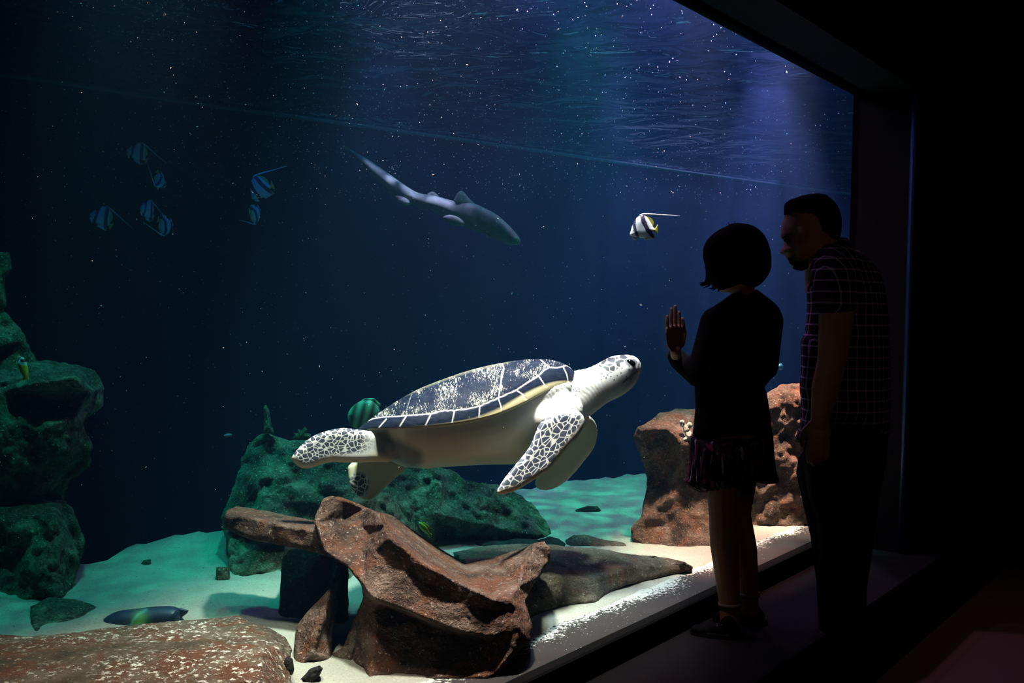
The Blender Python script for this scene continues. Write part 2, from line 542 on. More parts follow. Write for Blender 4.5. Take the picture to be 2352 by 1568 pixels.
x = Mt('tank water'); x.N.remove(x.b)
va = x.n('ShaderNodeVolumeAbsorption'); va.inputs['Density'].default_value = .5; va.inputs['Color'].default_value = (.17, .82, .80, 1)
vs_ = x.n('ShaderNodeVolumeScatter'); vs_.inputs['Density'].default_value = .013; vs_.inputs['Color'].default_value = (.18, .55, 1, 1); vs_.inputs['Anisotropy'].default_value = .2
ad = x.n('ShaderNodeAddShader'); x.link(va.outputs[0], ad.inputs[0]); x.link(vs_.outputs[0], ad.inputs[1])
x.link(ad.outputs[0], x.N['Material Output'].inputs['Volume']); M_water = x.m

x = Mt('water surface'); x.N.remove(x.b)
fr = x.n('ShaderNodeFresnel', IOR=1.33); tr = x.n('ShaderNodeBsdfTransparent'); gl = x.n('ShaderNodeBsdfAnisotropic'); gl.inputs['Roughness'].default_value = 0.04
bp = x.n('ShaderNodeBump'); bp.inputs['Strength'].default_value = 1.0; bp.inputs['Distance'].default_value = .10
x.link(x.noise(2.6, 3, .5, vec=x.coord((1.0, 1.0, 1)), dist=.8), bp.inputs['Height'])
for q in (fr, gl): x.link(bp.outputs[0], q.inputs['Normal'])
ms = x.n('ShaderNodeMixShader'); x.link(fr.outputs[0], ms.inputs[0]); x.link(tr.outputs[0], ms.inputs[1]); x.link(gl.outputs[0], ms.inputs[2])
x.link(ms.outputs[0], x.N['Material Output'].inputs[0]); M_surf = x.m

x = Mt('tank back paint', .8, .1); x.col(x.mix(x.noise(1.2, 5), (.002, .012, .028), (.004, .020, .042))); M_back = x.m

x = Mt('coral sand', .9, .1)
n1 = x.noise(2.2, 5, .6); n2 = x.noise(180, 3, .8); n3 = x.noise(14, 4, .6)
c = x.mix(x.rng(n1, .35, .65), (.33, .31, .26), (.46, .44, .37)); c = x.mix(.5, c, x.ramp(n2, [(.3, .45), (.62, 1.0)]), 'MULTIPLY')
c = x.mix(x.rng(x.noise(70, 2, .6), .69, .73), c, (.12, .10, .07)); x.col(c)
x.bump(x.math('ADD', x.math('MULTIPLY', n2, .15), n3), .8, .02); M_sand = x.m

# the sill inside the glass: brown stone swept by stray sand, thicker away from the glass
x = Mt('sill stone', .8, .2)
sep = x.N.new('ShaderNodeSeparateXYZ'); x.link(x.tc.outputs['Object'], sep.inputs[0])
c = x.mix(x.noise(9, 5), (.022, .019, .019), (.045, .037, .035))
thr = x.rng(sep.outputs[1], .08, .20, .76, .42)
thr = x.math('ADD', thr, x.math('MULTIPLY', x.math('SUBTRACT', x.noise(5, 3), .5), -.5))
k = x.math('SUBTRACT', x.noise(75, 4, .75, dist=.3), thr)
gr = x.math('MULTIPLY', x.rng(x.voro(85), .13, .09), x.rng(x.noise(7, 3, .6), .50, .56))
c = x.mix(x.math('MAXIMUM', gr, x.rng(k, 0, .02)), c, (.48, .47, .43)); x.col(c); M_sill = x.m

# ------------------------------------------------------------------ the hall
BR = -0.22                                     # wall face in front of the glass
LW = -0.36                                     # edge of the ledge
PE = T(12, BR, 0)
o = mesh_obj('floor', [(-5, -2.5, 0), (PE[0], -2.5, 0), tuple(T(12, LW, 0)), tuple(T(-5, LW, 0))], [(0, 1, 2, 3)], M_carpet, smooth=False); o['kind'] = 'structure'
BR = -0.22                                     # wall face in front of the glass
LW = -0.36                                     # edge of the ledge
tbox('trim_1', -3.2, 12.0, LW, -0.005, 0.0, 0.29, M_ledge)
tbox('trim_2', -3.2, TR, -0.012, 0.03, 0.29, ZG0, M_seal)            # bottom rail holding the pane
tbox('wall_right', TR, 12.0, BR, 0.03, 0.29, 3.4, M_black)
tbox('wall_back', -3.2, TR, BR, 0.03, ZG1 + .001, 3.4, M_soffit)
tbox('trim_3', -3.2, TR, -.03, .0, ZG1 - .012, ZG1, M_seal)
tbox('wall_left', -3.2, -3.1, BR, 0.03, 0.29, ZG1, M_black)
V, F = tube([T(TR - .003, BR - .003, z) for z in (00.292, 1.0, 1.8, 2.45)], .014, 14)
o = mesh_obj('trim_4', V, F, M_trim); o['kind'] = 'structure'
PE = T(12, BR, 0)
o = mesh_obj('ceiling', [(-5, -2.5, 3.41), (PE[0] + 1, -2.5, 3.41), (PE[0] + 1, PE[1] + 1, 3.41), tuple(T(12, BR, 3.41)), tuple(T(-5, BR, 3.41))], [(0, 1, 2, 3, 4)], M_black, smooth=False); o['kind'] = 'structure'
o = mesh_obj('wall_side', [(PE[0], -2.5, 0), (PE[0], PE[1], 0), (PE[0], PE[1], 3.41), (PE[0], -2.5, 3.41)], [(0, 1, 2, 3)], M_black, smooth=False); o['kind'] = 'structure'
o = mesh_obj('wall_rear', [(-5, -2.5, 0), (PE[0], -2.5, 0), (PE[0], -2.5, 3.41), (-5, -2.5, 3.41)], [(0, 1, 2, 3)], M_black, smooth=False); o['kind'] = 'structure'
tbox('spill_baffle', -3.2, 6.0, .10, .14, 2.31, 3.38, M_seal)         # unseen baffle added behind the glass to stop lamp spill
o = tbox('window_1', -3.1, TR, 0.0, 0.03, ZG0, ZG1, M_pane)

# ------------------------------------------------------------------ the tank
BW = []                                         # where the far wall meets the surface
for x_, y_ in ((-900, 60), (-300, 118), (130, 180), (500, 238), (900, 292), (1300, 350), (1640, 400), (1976, 445), (2400, 490)):
    v = W(x_, y_, 1.0) - CAM; BW.append((CAM + v * (ZW - CAM[2]) / v[2])[:2])
BW = resample(BW, .12, False, 3)
o = tbox('tank_water', -6, 12, .031, 9.0, -1.6, ZW, M_water, 'stuff')
tag(o, 'clear blue green water filling the tank behind the glass', 'water')
V = np.array([T(-6, .031, ZW + .002), T(12, .031, ZW + .002), T(12, 9, ZW + .002), T(-6, 9, ZW + .002)])
o = mesh_obj('water_surface', V, [(0, 1, 2, 3)], M_surf, smooth=False)
tag(o, 'rippled water surface seen from below across the top', 'water', kind='stuff')
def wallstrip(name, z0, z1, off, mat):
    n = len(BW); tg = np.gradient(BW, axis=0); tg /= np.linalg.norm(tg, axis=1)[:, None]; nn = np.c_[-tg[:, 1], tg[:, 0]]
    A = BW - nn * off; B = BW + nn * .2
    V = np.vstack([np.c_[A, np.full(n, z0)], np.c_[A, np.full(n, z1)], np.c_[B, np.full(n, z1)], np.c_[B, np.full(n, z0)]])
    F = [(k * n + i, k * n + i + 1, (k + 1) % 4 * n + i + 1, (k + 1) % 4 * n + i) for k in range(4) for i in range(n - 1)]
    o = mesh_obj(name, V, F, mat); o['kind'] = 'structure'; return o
wallstrip('wall_far', -1.7, 3.3, 0, M_back)
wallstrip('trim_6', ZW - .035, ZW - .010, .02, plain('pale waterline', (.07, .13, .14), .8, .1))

# sand bank, falling away beyond its far edge
EDGE = [onz(x_, y_, ZS)[:2] for x_, y_ in ((-200, 1330), (180, 1292), (330, 1246), (520, 1228), (800, 1190), (1000, 1150), (1240, 1118), (1300, 1105), (1480, 1093), (1700, 1080), (2000, 1060))]
EDGE = [((p - G0[:2]) @ G[:2], (p - G0[:2]) @ GN[:2]) for p in EDGE]
EDGE.sort()
et, eb = np.array(EDGE).T
ts = np.arange(-6, 9, .07); bs = np.r_[np.arange(.06, 5.5, .05), np.arange(5.5, 9.0, .3)]
TT, BB = np.meshgrid(ts, bs, indexing='ij')
P = np.array([T(t, b, 0) for t, b in zip(TT.ravel(), BB.ravel())])
z = ZS + .018 + .022 * fbm(P, 1.6, 3) * np.clip((BB.ravel() - .3) / .6, 0.1, 1) + .006 * fbm(P, 9, 2)
e = np.interp(TT.ravel(), et, eb) + .10 * fbm(P, 2.2, 3, seed=4)
z = z - np.clip((BB.ravel() - e), 0, 1.0) * 1.8 - np.clip(.20 - BB.ravel(), 0, .3) * .5
P[:, 2] = z
nb_ = len(bs)
F = [(i * nb_ + j, (i + 1) * nb_ + j, (i + 1) * nb_ + j + 1, i * nb_ + j + 1) for i in range(len(ts) - 1) for j in range(nb_ - 1)]
o = mesh_obj('sand_bed', P, F, M_sand); tag(o, 'pale coral sand covering the floor of the tank', 'sand', kind='stuff')
# sill along the glass, in its own frame so the sand drifts run along it
V, F = boxVF((-4, .031, .20), (TR + 3, .215, ZG0 - .012))
o = mesh_obj('trim_5', V, F, M_sill, smooth=False); o['kind'] = 'structure'
mm = Matrix.Identity(4)
for i in range(3):
    mm[i][0], mm[i][1], mm[i][3] = G[i], GN[i], (G0 * [1, 1, 0])[i]
o.matrix_world = mm
# ------------------------------------------------------------------ rocks
M_rock1 = rock_mat('reddish brown rock', (.035, .024, .020), (.17, .100, .074), (.34, .24, .19), 1.0, (.20, .080, .045))
M_rock2 = rock_mat('tan rock', (.035, .025, .018), (.22, .14, .10), (.50, .34, .27), 1.5, (.30, .13, .08), bump=1.0)
M_rock3 = rock_mat('algae grown rock', (.015, .022, .016), (.17, .20, .135), (.46, .48, .32), 1.4, (.06, .08, .035), bump=1.0)
M_rock4 = rock_mat('flat brown rock dusted with sand', (.06, .045, .03), (.15, .115, .08), (.24, .18, .13), 1.0, (.16, .07, .04), sand=(.56, .42))
M_rock5 = rock_mat('grey brown rock', (.05, .042, .03), (.18, .15, .11), (.30, .25, .18), 1.0, (.22, .13, .09), sand=(.66, .5))
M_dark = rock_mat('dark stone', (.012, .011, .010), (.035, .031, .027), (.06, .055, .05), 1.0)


def dz(px, py, z): return float(np.dot(onz(px, py, z) - CAM, FW))


def rock(name, label, outline, ctrl, tf, tb, R, mat, step=6, nz=(.012, 7, 4, .5), en=3, sm=0, seed=0, cat='rock', **k):
    V, F = relief(outline, ctrl, tf, tb, R, step, nz, en, sm, seed, **k)
    c = V.mean(0)
    o = mesh_obj(name, V, F, mat, origin=c)
    if label: tag(o, label, cat)
    return o


# the big leaning front rock: facets read from left to right
top = [(725, 1183, 2.72), (742, 1145, 2.76), (760, 1139, 2.78), (787, 1142, 2.80), (840, 1165, 2.84), (900, 1183, 2.90), (962, 1226, 2.96), (1030, 1270, 3.0), (1066, 1292, 3.0),
       (1130, 1280, 3.02), (1200, 1260, 2.98), (1226, 1246, 2.92), (1251, 1243, 2.86), (1263, 1258, 2.84)]
ridge = [(868, 1178, 2.70), (878, 1205, 2.60), (893, 1235, 2.55), (932, 1262, 2.54), (968, 1292, 2.515), (1022, 1322, 2.505), (1090, 1355, 2.505), (1132, 1376, 2.51), (1172, 1380, 2.54), (1192, 1345, 2.66), (1200, 1302, 2.76), (1228, 1257, 2.86)]
left = [(722, 1200, 2.68), (745, 1265, 2.63), (768, 1282, 2.61), (800, 1302, 2.58), (835, 1342, 2.54)]
mid = [(878, 1207, 2.62), (862, 1262, 2.575), (850, 1300, 2.55), (837, 1340, 2.535)]
hollow = [(765, 1175, 2.76), (790, 1190, 2.82), (830, 1205, 2.80), (845, 1225, 2.74)]
hollow2 = [(800, 1235, 2.74), (830, 1262, 2.68), (838, 1290, 2.62)]
lip = [(837, 1342, 2.52), (852, 1370, 2.505), (900, 1387, 2.49), (980, 1420, 2.485), (1060, 1450, 2.49), (1130, 1462, 2.50), (1165, 1450, 2.52)]
under = [(842, 1366, 2.56), (856, 1382, 2.57), (900, 1397, 2.62), (980, 1431, 2.62), (1060, 1461, 2.60), (1130, 1474, 2.56)]
low = [(848, 1560, 2.49), (900, 1556, 2.50), (1000, 1552, 2.50), (1080, 1548, 2.50), (1120, 1552, 2.49)]
leg = [(858, 1400, 2.58), (868, 1440, 2.55), (860, 1500, 2.52), (850, 1535, 2.50)]
band = [(915, 1300, 2.55), (985, 1345, 2.525), (1070, 1390, 2.515), (1150, 1405, 2.53)]
rend = [(1186, 1400, 2.56), (1192, 1440, 2.53), (1182, 1490, 2.52), (1135, 1548, 2.50)]
rtip = [(1208, 1400, 2.62), (1220, 1440, 2.60), (1215, 1470, 2.57)]
kk = [(1262, 1290, 2.84), (1240, 1320, 2.80), (1216, 1360, 2.74)]
out_main = [p[:2] for p in top] + [(1262, 1290), (1242, 1318), (1220, 1352), (1206, 1382), (1216, 1412), (1224, 1442), (1219, 1470), (1186, 1500), (1160, 1530), (1135, 1552), (1115, 1560), (1000, 1562), (940, 1568), (870, 1580), (842, 1568),
            (835, 1530), (800, 1530), (775, 1525), (790, 1480), (806, 1440), (822, 1400), (834, 1372), (832, 1345), (800, 1303), (766, 1282), (745, 1266), (722, 1200)]
ROCK = rock('rock', 'large reddish brown leaning rock with a ragged broken edge, front centre beneath the turtle', out_main,
            [top, ridge, left, mid, hollow, hollow2, lip, under, low, leg, band, rend, rtip, kk, [(790, 1510, 2.66), (806, 1440, 2.66)]], .015, .22, 8, M_rock1, step=4, nz=(.0065, 13, 5, .9), en=2, seed=2)
rock('rock', 'narrow reddish rock tongue pointing left above the dark hollow', [(515, 1180), (525, 1168), (545, 1162), (600, 1171), (660, 1183), (725, 1194), (760, 1200), (780, 1285), (745, 1275), (700, 1263), (640, 1251), (590, 1243), (555, 1233), (520, 1214), (513, 1195)],
     [[(515, 1180, 2.95), (545, 1162, 3.02), (600, 1171, 3.02), (725, 1194, 2.98), (760, 1200, 2.98)], [(520, 1186, 2.86), (560, 1186, 2.86), (640, 1204, 2.82), (740, 1222, 2.78)], [(520, 1215, 2.88), (590, 1243, 2.84), (700, 1263, 2.8), (780, 1285, 2.8)]],
     .015, .12, 14, M_rock1, step=5, nz=(.007, 12, 4, .6), en=2, seed=5)
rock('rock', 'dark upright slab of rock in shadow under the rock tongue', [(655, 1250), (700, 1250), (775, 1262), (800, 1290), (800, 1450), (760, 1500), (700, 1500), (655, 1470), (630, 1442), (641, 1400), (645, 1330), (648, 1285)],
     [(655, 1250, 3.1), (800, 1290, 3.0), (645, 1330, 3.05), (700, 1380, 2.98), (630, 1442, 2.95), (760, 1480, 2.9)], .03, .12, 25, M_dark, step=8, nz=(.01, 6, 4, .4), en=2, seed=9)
rock('rock', 'reddish wedge of rock standing left under the big front rock', [(768, 1320), (776, 1345), (770, 1400), (764, 1460), (762, 1520), (720, 1545), (676, 1540), (674, 1500), (678, 1455), (682, 1432), (706, 1405), (740, 1370), (762, 1345)],
     [(768, 1320, 2.74), (682, 1432, 2.66), (676, 1540, 2.58), (740, 1420, 2.60), (762, 1520, 2.62), (765, 1420, 2.70), (720, 1500, 2.57)], .02, .14, 12, M_rock1, step=5, nz=(.010, 9, 4, .6), en=2, seed=12)
rock('rock', 'thin grey fin of rock between the wedge and the big front rock', [(836, 1372), (848, 1400), (850, 1470), (846, 1530), (800, 1534), (768, 1530), (762, 1500), (800, 1480), (818, 1420)],
     [(836, 1372, 2.72), (850, 1470, 2.68), (800, 1534, 2.60), (768, 1530, 2.62), (815, 1450, 2.63)], .015, .06, 12, M_rock5, step=6, nz=(.006, 9, 3), en=1, seed=13)
# flat rock to the right with its low dark neighbours
flat_top = [(1040, 1268), (1100, 1255), (1180, 1248), (1262, 1250), (1330, 1256), (1400, 1264), (1470, 1274), (1530, 1280), (1572, 1290), (1592, 1302), (1588, 1313)]
rock('rock', 'broad flat brown rock lying on the sand right of the big front rock', flat_top + [(1545, 1318), (1490, 1332), (1440, 1342), (1405, 1358), (1370, 1384), (1330, 1386), (1290, 1390), (1262, 1402), (1215, 1420), (1150, 1400), (1060, 1330)],
     [[(p[0], p[1], dz(p[0], p[1], .43 if p[0] < 1450 else .395)) for p in flat_top[:-2]], [(a, b, dz(a, b, z)) for a, b, z in ((1100, 1320, .46), (1262, 1322, .43), (1345, 1330, .41), (1365, 1328, .405), (1440, 1303, .405), (1500, 1298, .39), (1560, 1300, .375), (1588, 1304, .365))],
      [(a, b, dz(a, b, .348)) for a, b in ((1215, 1420), (1262, 1400), (1290, 1390), (1365, 1386), (1405, 1358), (1490, 1332), (1588, 1313))]],
     .01, .15, 8, M_rock5, step=6, nz=(.008, 8, 4, .4), en=2, seed=15)
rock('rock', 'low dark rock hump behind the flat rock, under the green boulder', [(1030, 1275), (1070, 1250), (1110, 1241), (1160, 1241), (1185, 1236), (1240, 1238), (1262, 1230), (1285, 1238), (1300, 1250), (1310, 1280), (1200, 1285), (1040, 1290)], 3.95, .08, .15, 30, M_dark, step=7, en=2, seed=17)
rock('rock', 'low rounded dark rock behind the flat rock, beside the turquoise sand', [(1290, 1262), (1298, 1240), (1318, 1227), (1345, 1228), (1375, 1236), (1420, 1243), (1450, 1250), (1490, 1262), (1500, 1285), (1400, 1290), (1300, 1290)], 4.0, .08, .15, 25, M_rock5, step=6, en=2, seed=18)
# the pair of pale rocks behind the child
o = rock('rock', 'tan craggy rock behind the child, its top hooked to the left', [(1455, 1003), (1466, 980), (1490, 965), (1512, 950), (1548, 940), (1600, 938), (1660, 955), (1700, 1010), (1712, 1100), (1700, 1200), (1690, 1262), (1640, 1270), (1560, 1272), (1500, 1264), (1470, 1252), (1449, 1240), (1450, 1212), (1471, 1185), (1480, 1150), (1488, 1095), (1476, 1062), (1462, 1030)],
     [[(1455, 1003, 4.02), (1475, 985, 3.98), (1530, 985, 3.95), (1560, 1010, 3.93), (1570, 1060, 3.96), (1560, 1130, 3.99), (1555, 1270, 3.93)], [(1470, 1030, 4.0), (1480, 1080, 4.1)], [(1530, 1000, 4.03), (1540, 1060, 4.06), (1520, 1100, 4.08)],
      [(1548, 940, 4.15), (1600, 940, 4.15)], [(1600, 1010, 3.98), (1620, 1120, 4.05), (1640, 1260, 3.97)], [(1455, 1240, 4.02), (1500, 1262, 3.97)], [(1500, 1170, 4.05), (1710, 1150, 4.1)]],
     .03, .25, 20, M_rock2, step=5, nz=(.022, 9, 5, .7), en=4, seed=21)
rock('rock', 'tall tan pitted rock between the child and the man', [(1690, 1262), (1700, 1150), (1715, 1020), (1740, 930), (1765, 900), (1790, 884), (1835, 880), (1860, 900), (1885, 960), (1895, 1080), (1900, 1200), (1898, 1235), (1860, 1235), (1830, 1242), (1800, 1252), (1745, 1254)],
     4.42, .10, .25, 45, M_rock2, step=5, nz=(.03, 9, 5, .7), en=4, seed=25)
bs_ = [ellipsoid(W(1576 + dx, 984 + dy, 3.925), np.array([r * .7, .008, r * .85])) for dx, dy, r in ((0, 0, .022), (-9, -12, .016), (5, 14, .018), (-3, 26, .012), (8, -8, .014))]
q = fuse('encrusting_coral', bs_, .004, plain('white coral', (.42, .44, .38), .9), 1, disp=lambda V: .006 * fbm(V, 70, 3), origin=W(1576, 984, 3.9))
tag(q, 'white crusty patch of coral on the hooked tan rock', 'coral')
# the green boulder behind the turtle
rock('rock', 'big algae green boulder behind and below the turtle', [(506, 1190), (520, 1150), (545, 1095), (552, 1052), (575, 1022), (592, 1002), (610, 990), (640, 998), (668, 1010), (700, 1003), (760, 1010), (850, 1040), (950, 1060), (1035, 1078), (1060, 1100), (1110, 1108), (1160, 1114), (1200, 1140), (1240, 1175), (1262, 1205), (1270, 1240),
      (1230, 1256), (1120, 1262), (1010, 1270), (900, 1330), (760, 1390), (660, 1385), (565, 1386), (540, 1372), (530, 1345), (526, 1290), (520, 1240)],
     [[(506, 1190, 3.65), (600, 1180, 3.5), (700, 1150, 3.6), (860, 1150, 3.62), (1000, 1180, 3.85), (1270, 1240, 4.1)], [(610, 990, 3.8), (850, 1040, 3.9), (1035, 1078, 4.1), (1200, 1140, 4.25)], [(560, 1385, 3.28), (660, 1385, 3.28), (900, 1330, 3.5)], [(540, 1230, 3.62), (700, 1240, 3.6)], [(1010, 1090, 4.0), (1012, 1250, 4.0)], [(960, 1100, 3.92), (975, 1240, 3.8)]],
     .06, .35, 40, M_rock3, step=6, nz=(.045, 9, 6, .9), en=6, seed=31)
rock('tube_sponge', 'thin upright spike of sponge on top of the green boulder', [(604, 995), (607, 960), (605, 935), (611, 928), (618, 940), (622, 958), (624, 975), (632, 996)], 3.74, .03, .03, 9, M_rock3, step=3, nz=(.004, 30, 3), en=1, seed=33, cat='sponge')
rock('branching_coral', 'small knobbly coral sprig on the green boulder above the turtle\'s rear flipper', [(668, 1010), (676, 1000), (674, 993), (684, 994), (683, 984), (692, 988), (700, 980), (706, 986), (704, 994), (714, 996), (716, 1010)], 3.74, .025, .025, 6, M_rock3, step=2.5, nz=(.003, 40, 2), en=1, seed=34, cat='coral')
# dark pile on the left
rock('rock', 'tall dark green rock column at the left edge above the pile', [(-60, 570), (-10, 577), (22, 580), (28, 596), (26, 620), (12, 640), (14, 690), (6, 712), (30, 730), (58, 778), (76, 815), (90, 850), (60, 900), (-60, 900)], 3.55, .10, .2, 40, M_rock3, step=7, nz=(.04, 9, 6, .9), en=6, seed=41)
rock('rock', 'dark green overhanging boulder in the left pile, beside the yellow fish', [(-60, 830), (0, 822), (60, 825), (110, 828), (150, 832), (190, 840), (222, 858), (238, 890), (236, 930), (205, 955), (190, 968), (200, 1000), (212, 1030), (205, 1065), (178, 1090), (160, 1102), (150, 1135), (146, 1170), (60, 1180), (-60, 1180)],
     [[(-60, 830, 3.5), (60, 825, 3.55), (190, 840, 3.6), (238, 890, 3.6)], [(0, 900, 3.35), (90, 880, 3.3), (170, 870, 3.35), (205, 900, 3.42)], [(60, 930, 3.5), (130, 935, 3.52), (170, 920, 3.45)], [(0, 960, 3.3), (90, 985, 3.32), (170, 960, 3.38)], [(-60, 1180, 3.4), (60, 1170, 3.42), (150, 1130, 3.5)], [(100, 1060, 3.33), (190, 1030, 3.45)]],
     .06, .3, 35, M_rock3, step=6, nz=(.04, 9, 6, .9), en=6, seed=43)
rock('rock', 'blocky dark rock at the foot of the left pile', [(-60, 1160), (60, 1150), (148, 1146), (170, 1165), (182, 1205), (195, 1245), (186, 1285), (176, 1330), (182, 1380), (170, 1445), (60, 1460), (-60, 1460)],
     [[(-60, 1160, 3.35), (140, 1150, 3.4)], [(0, 1190, 3.2), (125, 1180, 3.2), (130, 1420, 3.1)], [(0, 1400, 3.1), (0, 1300, 3.25)], [(185, 1290, 3.35), (170, 1440, 3.2)]], .04, .3, 25, M_rock3, step=6, nz=(.04, 9, 6, .9), en=6, seed=45)
rock('rock', 'slab like dark rock leaning right at the foot of the left pile', [(70, 1392), (110, 1372), (170, 1376), (215, 1388), (262, 1408), (268, 1420), (245, 1432), (215, 1448), (120, 1462), (70, 1460)], [(70, 1392, 2.95), (268, 1415, 2.98), (150, 1440, 2.85), (120, 1380, 3.0)], .03, .15, 18, M_rock3, step=5, nz=(.012, 9, 4, .5), en=2, seed=47)
# flat rock against the glass, bottom left
ft = [(-80, 1456), (0, 1455), (60, 1463), (170, 1452), (250, 1441), (380, 1427), (480, 1421), (530, 1414), (548, 1413), (575, 1428), (620, 1442), (655, 1462), (672, 1492)]
rock('rock', 'flat brown rock dusted with white sand along the lower left', ft + [(662, 1530), (668, 1560), (660, 1640), (-80, 1660)],
     [[(a, b, dz(a, b, .44) + .02) for a, b in ft[:-2]], [(a, 1505, dz(a, 1505, .455)) for a in (-80, 100, 300, 500, 600)], [(a, 1568, dz(a, 1568, .45)) for a in (-80, 100, 300, 500, 600)], [(-80, 1660, 1.86), (300, 1655, 2.02), (660, 1640, 2.2)], [(660, 1475, 2.52), (664, 1560, 2.36)]],
     .008, .25, 9, M_rock4, step=6, nz=(.008, 7, 4, .4), en=2, seed=51)
rock('rock', 'small black stub of stone between the sandy flat rock and the wedge', [(648, 1520), (658, 1508), (672, 1512), (676, 1535), (672, 1550), (650, 1552)], 2.42, .03, .04, 10, M_dark, step=4, nz=(.006, 30, 3), en=1, seed=53, cat='stone')
rock('rock', 'small dark stone half buried in white sand at the foot of the wedge', [(690, 1560), (712, 1535), (735, 1527), (742, 1535), (735, 1550), (715, 1575)], 2.45, .02, .03, 8, M_dark, step=4, nz=(.006, 30, 3), en=1, seed=54, cat='stone')
rock('rock', 'small flat stone on the turquoise sand right of the turtle flippers', [(1312, 1177), (1325, 1170), (1350, 1161), (1372, 1162), (1380, 1172), (1376, 1183), (1350, 1188), (1322, 1183)], dz(1345, 1186, ZS) , .03, .10, 12, M_dark, step=3, nz=(.008, 20, 3), en=1, seed=55, cat='stone')
rock('rock', 'small stone on the turquoise sand near the left pile', [(322, 1296), (330, 1286), (346, 1283), (348, 1300), (330, 1303)], dz(335, 1302, ZS), .02, .06, 8, M_rock5, step=3, nz=(.004, 20, 3), en=.5, seed=56, cat='stone')
rock('rock', 'small dark block on the sand left of the green boulder', [(497, 1302), (528, 1301), (530, 1342), (512, 1345), (495, 1334)], dz(510, 1344, ZS), .03, .08, 7, M_rock3, step=3, nz=(.006, 20, 3), en=1, seed=57, cat='stone')
# ------------------------------------------------------------------ sea turtle
def proj(V):
    q = np.asarray(V) - CAM; d = q @ FW
    return 1176 + (q @ CR) / d * FPX, 784 - (q @ CU) / d * FPX, d


TS = 3.12 / FPX
def tdep(px): return 3.02 + (np.asarray(px, float) - 850) * .0004
def TP(px, py, w): return W(px, py, tdep(px) + np.asarray(w, float) * TS)


def curve(pts, n):
    return resample(pts, 1, False, 2)[:, :] if n is None else resample_n(pts, n)


def resample_n(pts, n, sm=2):
    P = resample(pts, 2, False, sm)
    s = np.r_[0, np.cumsum(np.hypot(*np.diff(P[:, :2], axis=0).T))]
    u = np.linspace(0, s[-1], n)
    return np.stack([np.interp(u, s, P[:, k]) for k in range(P.shape[1])], 1)


RIDGE = [(822, 985), (850, 962), (880, 941), (920, 915), (960, 893), (1000, 877), (1060, 855), (1120, 839), (1180, 828), (1225, 824), (1262, 825), (1290, 832), (1312, 843), (1324, 858), (1327, 872)]
RIM = [(822, 985), (850, 985), (900, 982), (960, 979), (1010, 975), (1060, 969), (1105, 960), (1144, 949), (1180, 934), (1206, 922), (1236, 905), (1270, 890), (1306, 883), (1320, 880), (1327, 872)]
NU, NTH = 340, 70
rg, rm_ = resample_n(RIDGE, NU), resample_n(RIM, NU)
uu = np.linspace(0, 1, NU)
WD = 178 * np.sin(PI * uu ** .85) ** .62
th = np.linspace(0, PI / 2, NTH)
def shell_side(sgn):
    Pn = []
    for k, a in enumerate(th):
        f = 1 - math.cos(a) ** 1.15
        near = rg + (rm_ - rg) * f
        if sgn < 0: Pn.append(np.c_[near, -WD * math.sin(a), near])
        else: Pn.append(np.c_[rg + (rm_ - rg) * f * .75, WD * math.sin(a), near])
    return np.array(Pn)            # th x u x (px,py,w,npx,npy)
near, far = shell_side(-1), shell_side(1)
under = near[-1].copy()
grid = np.concatenate([far[::-1], near[1:]], 0)
# closing rows under the rim
def inset(row, k, dy): r = row.copy(); r[:, 2] *= k; r[:, 1] += dy * np.sin(PI * uu); return r
grid = np.concatenate([inset(grid[0], .90, 5)[None], grid, inset(grid[-1], .96, 6)[None], inset(grid[-1], .86, 3)[None]], 0)
nr = grid.shape[0]
Gf = grid.reshape(-1, 5)
Vc = TP(Gf[:, 0], Gf[:, 1], Gf[:, 2])
Fc = [(i * NU + j, (i + 1) * NU + j, (i + 1) * NU + j + 1, i * NU + j + 1) for i in range(nr - 1) for j in range(NU - 1)]
Fc += [((nr - 1) * NU + j, j, j + 1, (nr - 1) * NU + j + 1) for j in range(NU - 1)]
LINES = [
    [(822, 975), (857, 961), (885, 957), (913, 956), (950, 953), (990, 950), (1018, 943), (1048, 942), (1075, 938), (1100, 933), (1144, 914), (1185, 896), (1212, 878), (1236, 864), (1250, 850), (1262, 843), (1280, 844), (1294, 841), (1302, 838)],
    [(887, 962), (870, 981)], [(932, 956), (918, 978)], [(990, 950), (977, 976)], [(1044, 942), (1038, 970)], [(1102, 932), (1100, 962)], [(1145, 914), (1155, 945)], [(1187, 896), (1203, 906), (1208, 916)],
    [(1238, 863), (1254, 886)], [(1294, 841), (1303, 860), (1307, 884)], [(1145, 914), (1150, 885), (1153, 862), (1158, 844), (1152, 830)], [(1262, 843), (1250, 832), (1240, 823)], [(1048, 941), (1040, 915), (1050, 880), (1040, 858)],
    [(932, 956), (935, 935), (945, 905)], [(1302, 838), (1316, 846), (1322, 852)]]
ld = np.full(len(Gf), 99.0)
for i_, L in enumerate(LINES):
    d_ = dist_poly(Gf[:, 3:5], L, closed=False)
    ld = np.minimum(ld, d_ + (1.0 if i_ in (12, 13) else 0))
frac = np.abs(np.concatenate([[1], 1 - np.cos(th[::-1]) ** 1.15, 1 - np.cos(th[1:]) ** 1.15, [1.05, 1.1]]))
fr_ = np.repeat(frac, NU); xx = Gf[:, 3]
rimc = np.clip((fr_ - np.interp(xx, [820, 1000, 1090, 1150, 1200, 1327], [.985, .97, .95, .88, .78, .70])) / .08, 0, 1)
dz_groove = -.0022 * np.exp(-(ld / 2.2) ** 2)
ctr = Vc.mean(0)
q = Vc - ctr; q /= np.linalg.norm(q, axis=1)[:, None]
Vc = Vc + q * dz_groove[:, None]

